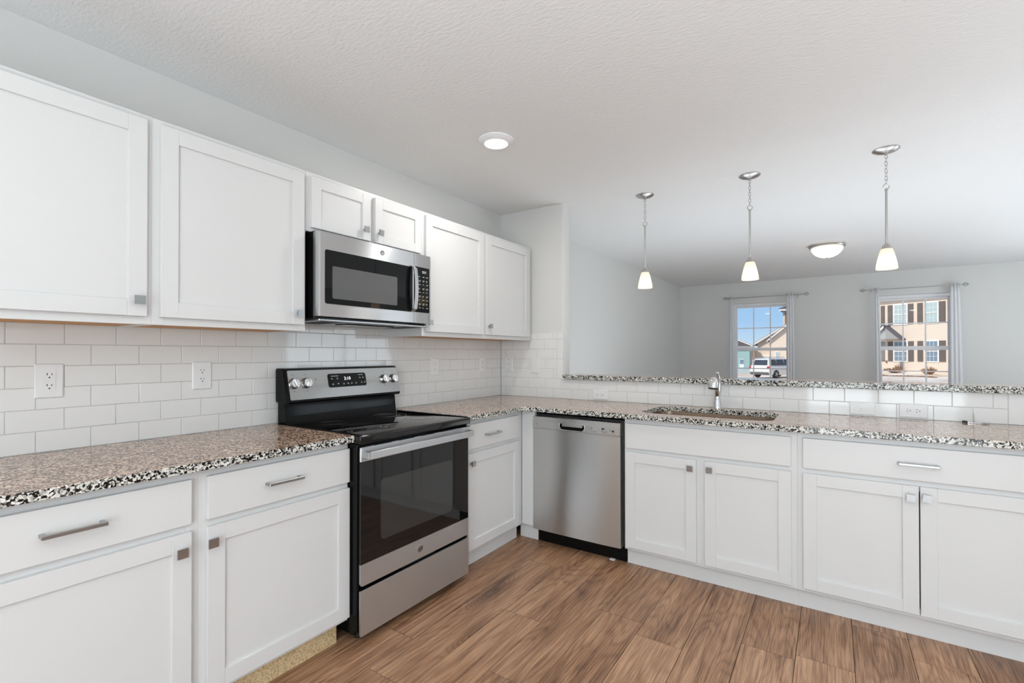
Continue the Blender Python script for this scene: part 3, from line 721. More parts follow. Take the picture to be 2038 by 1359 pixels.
# ================================================================== MICROWAVE
MY0, MY1, MZ0, MZ1 = -2.026, -1.283, 1.448, 1.846
root = thing('microwave', 'over-the-range stainless microwave with black window under short cabinet', 'microwave', (.2, (MY0 + MY1) / 2, MZ0))
bm = new(); box(bm, .002, .352, MY0 + .004, MY1 - .004, MZ0 - .012, 1.852, .002); obj('microwave_body', bm, black_gloss, root)
for zz in (1.60, 1.80):
    bm = new(); cyl(bm, (.27, MY0 + .004, zz), (.27, MY0 + .001, zz), .004, 10); obj('screw', bm, chrome, root)
MX = .398; ms = -1.421
bm = new(); prism(bm, [(.3525, MY0), (MX - .010, MY0), (MX - .003, MY0 + .002), (MX, MY0 + .009), (MX, ms - .001), (.3525, ms - .001)], lambda u, v, t_: (u, v, t_), MZ0, MZ1)
md_ = obj('microwave_door', bm, stainless, root, True)
bm = new(); prism(bm, rrect(MY0 + .030, ms - .012, 1.508, 1.764, .010, 4), fX, MX - .001, MX + .0015); wg = obj('door_glass', bm, mw_glass, md_, label='black glass window')
bm = new(); prism(bm, rrect(MY0 + .070, -1.548, 1.535, 1.690, .008, 4), fX, MX + .0014, MX + .0019); obj('mesh_window', bm, mw_win, wg)
bm = new(); prism(bm, [(.3525, ms + .001), (MX, ms + .001), (MX, MY1 - .009), (MX - .003, MY1 - .002), (MX - .010, MY1), (.3525, MY1)], lambda u, v, t_: (u, v, t_), MZ0, MZ1)
mc = obj('control_column', bm, stainless, root, True)
bm = new(); prism(bm, rrect(ms + .0015, -1.298, 1.510, 1.772, .006, 3), fX, MX - .001, MX + .0015); kp = obj('keypad', bm, mw_glass, mc, label='black keypad panel')
bm = text_bm('3:11', .020, lambda u, v, t_: (MX + .0018, -1.340 + u, 1.745 + v)); obj('clock_digits', bm, clock_led, kp)
bm = new()
for r_ in range(9):
    for c_ in range(3):
        yy = -1.385 + c_ * .030; zz = 1.715 - r_ * .0225
        w = .016 if (r_ + c_) % 3 else .010
        box(bm, MX + .0014, MX + .0018, yy, yy + w, zz, zz + .0030)
        if r_ % 2: box(bm, MX + .0014, MX + .0018, yy + .002, yy + w * .7, zz - .006, zz - .004)
obj('keypad_print', bm, print_white, kp)
bm = new(); hp = [(MX + .002, -1.437, 1.772), (MX + .030, -1.437, 1.755), (MX + .038, -1.437, 1.70), (MX + .040, -1.437, 1.64), (MX + .038, -1.437, 1.58), (MX + .030, -1.437, 1.525), (MX + .002, -1.437, 1.508)]
n_ = len(hp); rr = []
for x, y, z in hp:
    rr.append([bm.verts.new(c_) for c_ in ((x, y - .014, z), (x, y + .014, z), (x - .010, y + .010, z), (x - .010, y - .010, z))])
for a, b in zip(rr, rr[1:]):
    for i in range(4): bm.faces.new((a[i], a[(i + 1) % 4], b[(i + 1) % 4], b[i]))
bm.faces.new(rr[0]); bm.faces.new(rr[-1][::-1])
bmesh.ops.bevel(bm, geom=list(bm.edges), offset=.0015, segments=2, affect='EDGES'); obj('door_handle', bm, stainless, md_, True)
bm = new(); M = axis_m((MX - .0002, -1.651, 1.806), (1, 0, 0)); lathe(bm, [(.0135, 0), (.0135, .0012), (.011, .0018), (.001, .0018)], 26, M); bd = obj('badge', bm, nickel, md_, True, label='round emblem')
bm = new(); torus(bm, axis_m((MX + .0017, -1.651, 1.806), (1, 0, 0)), .0105, .0007, 24, 6); obj('monogram', bm, print_dark, bd)
bm = new(); box(bm, .01, .385, MY0 + .008, MY1 - .008, MZ0 - .022, MZ0 - .012, .002); up = obj('underside_plate', bm, nickel_dark, root)
bm = new(); box(bm, .20, .30, -1.80, -1.48, MZ0 - .027, MZ0 - .0215, .004); obj('lamp_cover', bm, black_gloss, up)
for yy in (-1.98, -1.44):
    bm = new()
    for k in range(14): box(bm, .16 + k * .014, .166 + k * .014, yy, yy + .12, MZ0 - .0235, MZ0 - .0215)
    obj('grease_filter', bm, black_matt, up)
bm = new(); cyl(bm, (.28, MY1 - .05, MZ0 - .012), (.28, MY1 - .03, MZ0 - .012), .006, 10); obj('bolt', bm, black_matt, up)

# ================================================================== DISHWASHER
root = thing('dishwasher', 'stainless dishwasher with pocket handle under the corner countertop', 'dishwasher', (1.02, -.3, 0))
W0, W1 = .711, 1.322; DF = .638
bm = new(); box(bm, W0 + .002, 1.334, -.585, -.04, .10, .866, .002); obj('tub', bm, black_matt, root)
bm = new(); box(bm, W0, 1.334, -.562, -.548, .004, .085, .002); box(bm, W0 + .002, 1.336, -.556, -.50, .05, .101, .002)
tk = obj('toe_panel', bm, black_gloss, root)
bm = new(); box(bm, 1.23, 1.262, -.585, -.556, .0, .006, .002); obj('levelling_foot', bm, trim_white, tk)
fY = lambda u, v, t_: (u, -t_, v)
bm = new(); n2 = 14; prof = []
for i in range(n2 + 1):
    s = i / n2; prof.append((W0 + (W1 - W0) * s, DF - .006 * (2 * s - 1) ** 4 - .000))
poly = [(W0, .588)] + prof + [(W1, .588)]
prism(bm, poly, lambda u, v, t_: (u, -v, t_), .104, .775); dd = obj('door', bm, stainless_dw, root, True)
bm = new(); poly = [(W0 - .002, .588)] + [(x, y + .004) for x, y in prof] + [(W1 + .002, .588)]
prism(bm, poly, lambda u, v, t_: (u, -v, t_), .777, .826)
prism(bm, [(x, min(y, DF - .004)) for x, y in poly], lambda u, v, t_: (u, -v, t_), .826, .853)
cs = obj('control_strip', bm, stainless_dw, dd, True)
bm = new()
hp = rrect(.918, 1.090, .784, .822, .014, 6)
prism(bm, hp, fY, DF - .02, DF + .0052); obj('handle_pocket', bm, black_gloss, cs, label='dark recessed pocket handle')
bm = new(); prism(bm, rrect(.936, 1.078, .805, .8235, .004, 3), fY, DF + .004, DF + .0075); tube(bm, [(.914, -DF - .005, .822), (.916, -DF - .0065, .797), (.934, -DF - .0065, .782), (1.076, -DF - .0065, .782), (1.092, -DF - .0055, .797), (1.094, -DF - .005, .822)], .0022, 8)
obj('handle_rim', bm, stainless_dw, cs, True)
for q_ in ((1.205, 1.226, -DF - .0050, -DF - .0035, .8085, .815), (1.272, 1.286, -DF - .0045, -DF - .003, .800, .806)):
    bm = new(); box(bm, *q_); obj('indicator_window', bm, black_gloss, cs)
for x_, z_, w in ((1.115, .814, .006), (1.130, .813, .014), (1.134, .807, .010), (1.122, .802, .012), (1.142, .790, .006), (1.155, .789, .016), (1.186, .802, .006), (1.205, .800, .014), (1.208, .794, .008), (1.228, .799, .012), (1.215, .788, .018), (1.235, .791, .006), (1.236, .812, .003), (1.256, .812, .006), (1.256, .802, .010), (1.274, .794, .012), (.742, .805, .008)):
    bm = new(); box(bm, x_, x_ + w, -DF - .0048, -DF - .003, z_, z_ + .0016); obj('button_print', bm, print_dark, cs)

# ================================================================== OUTLETS AND SWITCHES
def plate_fn(side, a, z, rot):
    c, s = (1, 0) if not rot else (0, 1)
    def f(u, v, t_):
        uu, vv = (u, v) if not rot else (-v, u)
        return (t_, a + uu, z + vv) if side == 'L' else (a + uu, -t_, z + vv)
    return f
def plate(name, label, side, a, z, kind, rot=False, w=.080, h=.125):
    root = thing(name, label, 'outlet' if name == 'wall_outlet' else 'switch', (0.0, a, z) if side == 'L' else (a, 0.0, z), 'white wall plates')
    f = plate_fn(side, a, z, rot); bm = new()
    lo = rrect(-w / 2, w / 2, -h / 2, h / 2, .004, 3); hi = rrect(-w / 2 + .004, w / 2 - .004, -h / 2 + .004, h / 2 - .004, .004, 3)
    A = [bm.verts.new(f(u, v, .0005)) for u, v in lo]; B = [bm.verts.new(f(u, v, .0035)) for u, v in lo]; C_ = [bm.verts.new(f(u, v, .0065)) for u, v in hi]
    for X, Y in ((A, B), (B, C_)):
        for i in range(len(X)): bm.faces.new((X[i], X[(i + 1) % len(X)], Y[(i + 1) % len(X)], Y[i]))
    bm.faces.new(C_); bm.faces.new(A[::-1]); obj('cover_plate', bm, plastic_white, root)
    def holes(par, cy, t0):
        b = new()
        for u, hh in ((-.0063, .008), (.0063, .0068)): prism(b, [(u - .0011, cy + .0015), (u + .0011, cy + .0015), (u + .0011, cy + .0015 + hh), (u - .0011, cy + .0015 + hh)], f, t0, t0 + .0004)
        prism(b, [(.0026 * math.cos(k * PI / 5), cy - .0065 + .0026 * math.sin(k * PI / 5)) for k in range(10)], f, t0, t0 + .0004)
        obj('slots', b, slot_dark, par)
    def screw(v):
        b = new(); prism(b, [(.0028 * math.cos(k * PI / 5), v + .0028 * math.sin(k * PI / 5)) for k in range(10)], f, .0062, .0072); obj('screw', b, plastic_white, root)
    if kind == 'duplex':
        for cy in (.0195, -.0195):
            b = new(); poly = []
            for k in range(24):
                a_ = 2 * PI * k / 24; poly.append((.0172 * math.cos(a_), cy + max(-.0135, min(.0135, .0172 * math.sin(a_)))))
            prism(b, poly, f, .006, .0082); r_ = obj('receptacle', b, plastic_white, root); holes(r_, cy, .0081)
        screw(0)
    elif kind == 'gfci':
        b = new(); prism(b, rrect(-.0168, .0168, -.0335, .0335, .002, 2), f, .006, .0085); r_ = obj('receptacle', b, plastic_white, root)
        holes(r_, .019, .0084); holes(r_, -.021, .0084)
        b = new(); prism(b, rrect(-.015, -.002, -.0035, .0035, .001, 1), f, .0083, .0094); prism(b, rrect(.002, .015, -.0035, .0035, .001, 1), f, .0083, .0094); obj('test_buttons', b, plastic_white, r_)
        screw(.048); screw(-.048)
    elif kind == 'toggle':
        b = new(); prism(b, rrect(-.005, .005, -.012, .012, .001, 1), f, .0062, .0072); obj('toggle_slot', b, trim_white, root)
        b = new(); prism(b, rrect(-.0035, .0035, -.002, .007, .001, 1), f, .0070, .016); obj('toggle', b, plastic_white, root)
        screw(.030); screw(-.030)
    elif kind == 'jack':
        for v in (.046, .006, -.040):
            b = new(); prism(b, [(.003 * math.cos(k * PI / 5), v + .0036 * math.sin(k * PI / 5)) for k in range(10)], f, .0064, .0070); obj('opening', b, slot_dark, root)
    return root
plate('wall_outlet', 'white double outlet with test buttons, leftmost on the tile wall', 'L', -2.861, 1.173, 'gfci')
plate('wall_outlet', 'white duplex outlet on the tile just left of the range', 'L', -2.353, 1.173, 'duplex')
plate('wall_outlet', 'white outlet with test buttons on the tile just right of the range', 'L', -.829, 1.177, 'gfci')
plate('wall_outlet', 'white duplex outlet on the long tile wall nearest the corner', 'L', -.266, 1.180, 'duplex')
plate('wall_outlet', 'white plate with three dark holes on the short corner wall', 'P', .084, 1.177, 'jack')
plate('wall_switch', 'white toggle switch plate on the short corner wall', 'P', .346, 1.173, 'toggle')
plate('wall_outlet', 'white sideways duplex outlet above the dishwasher', 'P', .921, .9595, 'duplex', True, .072, .118)
plate('wall_switch', 'white sideways switch plate right of the faucet', 'P', 2.517, .9585, 'toggle', True, .074, .120)
plate('wall_outlet', 'white sideways duplex outlet on the low tiles near the right end', 'P', 2.740, .9595, 'duplex', True, .076, .122)

# ================================================================== CEILING FIXTURES
def downlight(x, y, label):
    root = thing('recessed_light', label, 'ceiling light', (x, y, CEIL), 'round white recessed ceiling lights'); M = Matrix.Translation((x, y, 0))
    bm = new(); lathe(bm, [(.097, CEIL - .0005), (.097, CEIL - .004), (.090, CEIL - .010), (.070, CEIL - .022), (.066, CEIL - .0225), (.064, CEIL - .016)], 48, M, False, False); obj('trim_ring', bm, trim_white, root, True)
    bm = new(); lathe(bm, [(.0655, CEIL - .014), (.0655, CEIL - .019), (.03, CEIL - .0205), (.002, CEIL - .021)], 40, M); obj('diffuser', bm, led, root, True)
    l = lamp('recessed_lamp', 'AREA', (0, 0, -.03), (0, 0, 0), 7, (1, .97, .93), shape='DISK', size=.12); l.parent = root
downlight(.815, -1.197, 'round white recessed light above the range aisle, only one in view')
downlight(2.38, -3.9, 'round white recessed light in the ceiling behind the camera')
downlight(1.75, -4.6, 'round white recessed light near the patio door behind the camera')
downlight(4.2, -2.2, 'round white recessed light at the far right behind the camera')

def pendant(label):
    X, Y = 1.205, .188
    root = thing('pendant_light', label, 'pendant light', (X, Y, CEIL), 'mini pendants over the bar'); M = Matrix.Translation((X, Y, 0))
    bm = new(); lathe(bm, [(.066, CEIL - .0005), (.066, CEIL - .004), (.058, CEIL - .010), (.038, CEIL - .018), (.014, CEIL - .023), (.006, CEIL - .026), (.006, CEIL - .034), (.002, CEIL - .036)], 40, M, True, True); obj('canopy', bm, nickel, root, True)
    bm = new(); z = CEIL - .040; k = 0
    while z > 2.275:
        torus(bm, Matrix.Translation((X, Y, z)) @ Matrix.Rotation(PI / 2 * (k % 2) + .4, 4, 'Z') @ Matrix.Rotation(PI / 2, 4, 'X'), .0075, .0016, 16, 6, 1.75); z -= .0215; k += 1
    obj('chain', bm, nickel, root, True)
    bm = new(); torus(bm, Matrix.Translation((X, Y, 2.252)) @ Matrix.Rotation(.3, 4, 'Z') @ Matrix.Rotation(PI / 2, 4, 'X'), .015, .0026, 24, 8); obj('loop', bm, nickel, root, True)
    bm = new(); cyl(bm, (X, Y, 1.905), (X, Y, 2.238), .0062, 14); lathe(bm, [(.0085, 2.228), (.0085, 2.240)], 14, M); obj('stem', bm, nickel, root, True)
    bm = new(); lathe(bm, [(.006, 1.918), (.012, 1.914), (.021, 1.902), (.0265, 1.889), (.027, 1.884)], 32, M); obj('socket_cap', bm, nickel, root, True)
    bm = new(); lathe(bm, [(.025, 1.888), (.029, 1.880), (.036, 1.858), (.044, 1.825), (.050, 1.795), (.0525, 1.774), (.053, 1.766)], 40, M, False, False)
    so = obj('lamp_shade', bm, shade_glass, root, True, label='frosted bell shaped glass shade, lit'); md = so.modifiers.new('t', 'SOLIDIFY'); md.thickness = .003
    bm = new(); bmesh.ops.create_icosphere(bm, subdivisions=2, radius=.018, matrix=Matrix.Translation((X, Y, 1.803))); obj('bulb', bm, bulb, root, True)
    l = lamp('pendant_lamp', 'POINT', (0, 0, 1.79 - CEIL), (0, 0, 0), 0.45, (1, .86, .68), shadow_soft_size=.02); l.parent = root
    return root
p0 = pendant('mini pendant over the bar, leftmost of three')
for x, lab in ((1.921, 'mini pendant over the bar, middle of three'), (2.645, 'mini pendant over the bar, rightmost of three')):
    c = copy_tree(p0, (x, .188, CEIL)); c['label'] = lab
root = thing('flush_ceiling_light', 'domed frosted glass ceiling light with nickel rim in the living room', 'ceiling light', (2.334, 2.95, CEIL)); M = Matrix.Translation((2.334, 2.95, 0))
bm = new(); lathe(bm, [(.150, CEIL - .0005), (.170, CEIL - .008), (.176, CEIL - .018), (.172, CEIL - .028), (.158, CEIL - .034), (.150, CEIL - .034), (.150, CEIL - .020)], 56, M, False, False); obj('rim', bm, nickel, root, True)
bm = new(); lathe(bm, [(.150, CEIL - .030), (.146, CEIL - .052), (.132, CEIL - .080), (.105, CEIL - .108), (.070, CEIL - .127), (.030, CEIL - .136), (.004, CEIL - .138)], 56, M, False, True); obj('glass_bowl', bm, shade_glass, root, True)
bm = new(); lathe(bm, [(.004, CEIL - .136), (.010, CEIL - .140), (.008, CEIL - .148), (.004, CEIL - .156), (.001, CEIL - .160)], 16, M); obj('finial', bm, nickel, root, True)
l = lamp('flush_lamp', 'POINT', (.035, 0, -.06), (0, 0, 0), 4.5, (1, .88, .72), shadow_soft_size=.03); l.parent = root

# ================================================================== CURTAINS
def rod(x0, x1, label, br):
    root = thing('curtain_rod', label, 'curtain rod', ((x0 + x1) / 2, 5.40, 2.205), 'curtain rods')
    bm = new(); cyl(bm, (x0, 5.40, 2.205), (x1, 5.40, 2.205), .0065, 14); obj('rod', bm, nickel, root, True)
    for xx, s in ((x0, -1), (x1, 1)):
        bm = new()
        for k in range(6):
            a = k * PI / 3; tube(bm, [(xx + s * .06 * t_, 5.40 + .026 * math.sin(PI * t_) * math.cos(a + t_ * 1.2), 2.205 + .026 * math.sin(PI * t_) * math.sin(a + t_ * 1.2)) for t_ in [i / 8 for i in range(9)]], .0024, 6)
        bmesh.ops.create_icosphere(bm, subdivisions=1, radius=.006, matrix=Matrix.Translation((xx + s * .062, 5.40, 2.205))); cyl(bm, (xx - s * .004, 5.40, 2.205), (xx + s * .006, 5.40, 2.205), .009, 12)
        obj('finial', bm, nickel_dark, root, True)
    for xx in br:
        bm = new(); box(bm, xx - .006, xx + .006, 5.40, YF - .004, 2.190, 2.198); box(bm, xx - .009, xx + .009, YF - .008, YF - .0005, 2.165, 2.225); torus(bm, Matrix.Translation((xx, 5.40, 2.205)) @ Matrix.Rotation(PI / 2, 4, 'Y'), .0095, .0022, 16, 6); obj('bracket', bm, nickel_dark, root)
rod(.90, 2.02, 'thin nickel curtain rod with cage finials over the left living room window', (.93, 1.93))
rod(2.785, 3.85, 'thin nickel curtain rod with cage finials over the right living room window', (2.87, 3.80))
def curtain(xt0, xt1, xb0, xb1, label, folds, ph):
    bm = new(); nu = folds * 10; nv = 14; G = []
    for j in range(nv + 1):
        s = j / nv; z = 2.232 - s * (2.232 - .06); rowv = []
        a = xt0 + (xb0 - xt0) * min(1, s * 1.6) ** .8; b = xt1 + (xb1 - xt1) * min(1, s * 1.6) ** .8
        for i in range(nu + 1):
            u = i / nu; am = .006 + .003 * s
            rowv.append(bm.verts.new((a + (b - a) * u, 5.40 + am * math.sin(u * folds * 2 * PI + ph + .3 * s) + .003 * math.sin(7 * u + 5 * s), z)))
        G.append(rowv)
    for j in range(nv):
        for i in range(nu): bm.faces.new((G[j][i], G[j][i + 1], G[j + 1][i + 1], G[j + 1][i]))
    o = obj('curtain', bm, cloth, None, True, origin=((xt0 + xt1) / 2, 5.40, .06)); md = o.modifiers.new('t', 'SOLIDIFY'); md.thickness = .0015
    return tag(o, label, 'curtain', 'white grommet curtains')
curtain(.935, .975, .915, 1.000, 'narrow white curtain gathered at the left side of the left window', 2, 0)
curtain(1.770, 1.870, 1.770, 1.885, 'narrow white curtain gathered at the right side of the left window', 3, 1)
curtain(2.895, 2.935, 2.893, 2.985, 'narrow white curtain gathered at the left side of the right window', 2, .5)
curtain(3.725, 3.820, 3.712, 3.850, 'narrow white curtain gathered at the right side of the right window', 3, 2)

# ================================================================== OUTSIDE
def siding(name, col):
    m = mat(name, col, .7); t = N(m, 'ShaderNodeTexCoord'); s = N(m, 'ShaderNodeSeparateXYZ'); L(m, t.outputs['Object'], s.inputs[0])
    mm = N(m, 'ShaderNodeMath', operation='MODULO'); mm.inputs[1].default_value = .13; ad = N(m, 'ShaderNodeMath', operation='ADD'); ad.inputs[1].default_value = 20
    L(m, s.outputs['Z'], ad.inputs[0]); L(m, ad.outputs[0], mm.inputs[0])
    lt = N(m, 'ShaderNodeMath', operation='LESS_THAN'); lt.inputs[1].default_value = .025; L(m, mm.outputs[0], lt.inputs[0])
    mx = N(m, 'ShaderNodeMix', data_type='RGBA'); L(m, lt.outputs[0], mx.inputs['Factor']); mx.inputs[6].default_value = (*col, 1); mx.inputs[7].default_value = (*[c * .75 for c in col], 1); L(m, mx.outputs[2], P(m).inputs['Base Color']); return m
cream = siding('cream_siding', (.82, .68, .55)); teal = siding('pale_teal_siding', (.36, .52, .49)); grey_shade_sd = siding('shaded_grey_gable', (.36, .35, .34))  # the gable's grey has its shade put into the siding colour
roof_m = noisy(mat('dark_roof_shingles', (.13, .12, .13), .9), 8, .3, .02); ext_trim = mat('exterior_white_trim', (.86, .80, .72), .6)
shutter_m = mat('brown_shutter', (.15, .12, .105), .7); ext_glass = mat('house_window_glass', (.45, .55, .55), .08); ext_glass2 = mat('house_window_glass_blue', (.20, .27, .34), .08)
sand = mat('dry_lawn', (.78, .60, .42), .95); t = N(sand, 'ShaderNodeTexNoise'); t.inputs['Scale'].default_value = .35; t.inputs['Detail'].default_value = 6
r = N(sand, 'ShaderNodeValToRGB'); r.color_ramp.elements[0].position = .38; r.color_ramp.elements[0].color = (.66, .47, .31, 1); r.color_ramp.elements[1].position = .55; r.color_ramp.elements[1].color = (.90, .77, .62, 1)
c = N(sand, 'ShaderNodeTexCoord'); L(sand, c.outputs['Object'], t.inputs['Vector']); L(sand, t.outputs['Fac'], r.inputs[0]); L(sand, r.outputs[0], P(sand).inputs['Base Color'])
def gz(x, y):
    s = min(1, max(0, (x - .5) / 4)); s = s * s * (3 - 2 * s); return -.88 + .66 * s + (.10 * s if y > 38 else 0) * min(1, (y - 38) / 3 if y > 38 else 0)
bm = new(); G = []
nx, ny = 60, 60
for j in range(ny + 1):
    y = 6.2 + 140 * (j / ny) ** 1.3; G.append([bm.verts.new((-60 + 120 * i / nx, y, gz(-60 + 120 * i / nx, y))) for i in range(nx + 1)])
for j in range(ny):
    for i in range(nx): bm.faces.new((G[j][i], G[j][i + 1], G[j + 1][i + 1], G[j + 1][i]))
bm2 = bm; o = struct('ground', bm2, sand, smooth=True)
bm = new(); box(bm, -8, 12, YB - 12, YB - .14, -.3, -.1); o = struct('patio_ground', bm, mat('concrete', (.45, .44, .42), .9))

# --- the house across the road, seen in the right window
PO = Vector((9.09, 40.72, 0)); hd = Vector((-.866, .5, 0)); hn = Vector((-.5, -.866, 0))
def hf(u, v, t_): p = PO + hd * u + hn * t_; return (p.x, p.y, v)
root = thing('house', 'two-storey cream sided house with dark shutters seen through the right window', 'house', hf(2, -.2, 0), 'houses across the street')
bm = new(); prism(bm, [(-5, -.4), (6, -.4), (6, 5.45), (-5, 5.45)], hf, -6, 0); obj('siding_wall', bm, cream, root)
bm = new(); prism(bm, [(-5.4, 5.40), (6.4, 5.40), (6.4, 5.6), (-5.4, 5.6)], hf, -6.4, .45); obj('eave', bm, ext_trim, root)
bm = new(); a = [hf(-5.4, 5.6, .45), hf(6.4, 5.6, .45), hf(4.0, 7.9, -3), hf(-3.0, 7.9, -3), hf(6.4, 5.6, -6.4), hf(-5.4, 5.6, -6.4)]; vv = [bm.verts.new(x) for x in a]
for f in ((0, 1, 2, 3), (1, 4, 2), (5, 0, 3), (4, 5, 3, 2), (0, 5, 4, 1)): bm.faces.new([vv[i] for i in f])
obj('roof', bm, roof_m, root)
def hwin(u0, u1, z0, z1, gm, cols=3):
    bm = new(); c_ = .09
    prism(bm, [(u0 - c_, z0 - c_), (u1 + c_, z0 - c_), (u1 + c_, z1 + c_), (u0 - c_, z1 + c_)], hf, -.01, .05); w = obj('window', bm, ext_trim, root)
    bm = new(); prism(bm, [(u0, z0), (u1, z0), (u1, z1), (u0, z1)], hf, .045, .056); obj('pane', bm, gm, w)
    bm = new(); zm = (z0 + z1) / 2
    prism(bm, [(u0, zm - .03), (u1, zm - .03), (u1, zm + .03), (u0, zm + .03)], hf, .054, .085)
    for k in range(1, cols): uu = u0 + (u1 - u0) * k / cols; prism(bm, [(uu - .01, z0), (uu + .01, z0), (uu + .01, z1), (uu - .01, z1)], hf, .055, .068)
    for zz in ((z0 + zm) / 2, (z1 + zm) / 2): prism(bm, [(u0, zz - .01), (u1, zz - .01), (u1, zz + .01), (u0, zz + .01)], hf, .055, .066)
    obj('muntins', bm, ext_trim, w)
for za, zb, g1, g2 in ((3.46, 4.88, ext_glass, ext_glass), (.72, 2.13, ext_glass2, ext_glass2)):
    hwin(2.47, 3.23, za, zb, g1); hwin(.64, 1.27, za, zb, g2)
    for u0, u1 in ((3.87, 4.12), (3.33, 3.66), (2.04, 2.37), (1.48, 1.80), (.18, .53)):
        bm = new(); prism(bm, [(u0, za - .03), (u1, za - .03), (u1, zb + .03), (u0, zb + .03)], hf, -.005, .055)
        for k in range(1, 14): zz = za + (zb - za) * k / 14; prism(bm, [(u0 + .04, zz), (u1 - .04, zz), (u1 - .04, zz + .03), (u0 + .04, zz + .03)], hf, .05, .066)
        obj('shutter', bm, shutter_m, root)
pg = new(); prism(pg, [(2.62, 2.34), (4.36, 2.34), (3.49, 3.20)], hf, -.01, .78); pg_ = obj('porch_gable', pg, grey_shade_sd, root)
bm = new(); s = .10
prism(bm, [(2.52, 2.33), (2.52, 2.27), (3.49, 3.21), (3.49, 3.28)], hf, -.02, .80); prism(bm, [(4.60, 2.52), (4.52, 2.24), (3.49, 3.20), (3.49, 3.36), (3.62, 3.40)], hf, -.02, .94); obj('porch_roof', bm, roof_m, pg_)
bm = new(); prism(bm, [(4.46, 2.38), (4.46, 2.20), (3.49, 3.17), (3.49, 3.35)], hf, .95, 1.0); obj('fascia', bm, ext_trim, pg_)
bm = new()
for uu in (4.30,): prism(bm, [(uu - .07, -.2), (uu + .07, -.2), (uu + .07, 2.34), (uu - .07, 2.34)], hf, .66, .80)
obj('porch_post', bm, ext_trim, root)
bm = new(); prism(bm, [(2.70, .08), (2.86, .08), (2.86, .66), (2.70, .66)], hf, -.01, .14); obj('meter_box', bm, mat('grey_meter_box', (.22, .21, .22), .6), root)
bm = new(); prism(bm, [(3.72, .55), (3.80, .55), (3.80, .72), (3.72, .72)], hf, -.01, .08); prism(bm, [(3.68, .0), (3.95, .0), (3.95, .10), (3.68, .10)], hf, -.01, .06); obj('wall_vents', bm, shutter_m, root)
# shrubs, edging and lights in front of it
twig = mat('dry_twigs', (.34, .19, .11), .9)
def shrub(u, t_, r_, h, n, label, seed):
    random.seed(seed); b0 = Vector(hf(u, 0, t_)); b0.z = gz(b0.x, b0.y) - .01; bm = new()
    for k in range(n):
        a = random.random() * 2 * PI; rr_ = r_ * random.random() ** .5; hh = h * (1 - .45 * (rr_ / r_) ** 2) * random.uniform(.75, 1.1)
        st_ = b0 + Vector((.25 * rr_ * math.cos(a), .25 * rr_ * math.sin(a), 0)); en = b0 + Vector((rr_ * math.cos(a), rr_ * math.sin(a), hh))
        mid = (st_ + en) / 2 + Vector((random.uniform(-.05, .05), random.uniform(-.05, .05), .08 * h)); tube(bm, [st_, mid, en], [.022, .016, .006], 5)
    return tag(obj('shrub', bm, twig, None, origin=b0), label, 'shrub', 'dry brown shrubs')
shrub(2.55, 1.6, .62, .42, 130, 'low dry brown shrub left of centre in front of the cream house', 3)
shrub(.45, 1.7, .50, .55, 130, 'round dry brown shrub right of centre in front of the cream house', 4)
shrub(2.75, .55, .40, .62, 60, 'taller wispy dry shrub against the cream house wall', 5)
random.seed(11)
bm = new(); prev = None
pts = []
for k in range(40):
    u = 4.8 - k * .16; t_ = 5.2 + .3 * math.sin(k * .35); p = Vector(hf(u, 0, t_)); pts.append(p)
for p in pts:
    M = Matrix.Translation((p.x, p.y, gz(p.x, p.y) + .015)) @ Matrix.Diagonal((random.uniform(.10, .16), random.uniform(.08, .14), random.uniform(.03, .06), 1)); bmesh.ops.create_icosphere(bm, subdivisions=1, radius=1, matrix=M)
o = tag(obj('mulch_edging', bm, mat('mulch', (.20, .10, .05), .95)), 'brown mulch strip edging the lawn of the cream house', 'mulch'); o['kind'] = 'stuff'
for u, lab in ((3.9, 'small dark path light on the lawn seen low left in the right window'), (2.1, 'small dark path light on the lawn seen low middle in the right window')):
    p = Vector(hf(u, 0, 4.2)); z = gz(p.x, p.y); bm = new(); M = Matrix.Translation((p.x, p.y, z - .02)); lathe(bm, [(.02, 0), (.02, .14), (.07, .15), (.06, .20), (.012, .24)], 12, M); tag(obj('path_light', bm, black_matt, None, origin=(p.x, p.y, z)), lab, 'garden light', 'path lights')

# --- houses seen in the left window
def fx(Y): return lambda u, v, t_: (u, Y - t_, v)
f = fx(58); root = thing('house', 'cream sided house with stepped front gables seen in the left window', 'house', (-2, 58, -.88), 'houses across the street')
bm = new(); prism(bm, [(-4.75, -.95), (6, -.95), (6, 2.5), (.6, 6.05), (-4.75, 2.5)], f, -8, 0); obj('siding_wall', bm, cream, root)
bm = new(); prism(bm, [(-5.25, 2.20), (-5.20, 2.42), (.6, 6.25), (.6, 6.02)], f, -8.2, .35); obj('roof', bm, roof_m, root)
bm = new(); prism(bm, [(-5.30, 2.08), (-5.25, 2.34), (.6, 6.21), (.6, 5.92)], f, .35, .42); obj('fascia', bm, ext_trim, root)
bm = new(); prism(bm, [(-3.3, -.95), (5, -.95), (5, 2.6), (.4, 6.0), (-3.3, 2.75)], f, 0, 2.5); wg_ = obj('front_gable', bm, cream, root)
bm = new(); prism(bm, [(-3.55, 2.62), (-3.45, 2.86), (.4, 6.25), (.4, 6.0)], f, -.1, 2.8); obj('gable_roof', bm, roof_m, wg_)
bm = new(); prism(bm, [(-3.58, 2.50), (-3.48, 2.74), (.4, 6.2), (.4, 5.92)], f, 2.8, 2.86); obj('gable_fascia', bm, ext_trim, wg_)
bm = new(); prism(bm, [(-2.25, 2.4), (3, 2.4), (3, 6.35), (-2.25, 6.35)], f, -5, -1.0); us = obj('upper_storey', bm, cream, root)
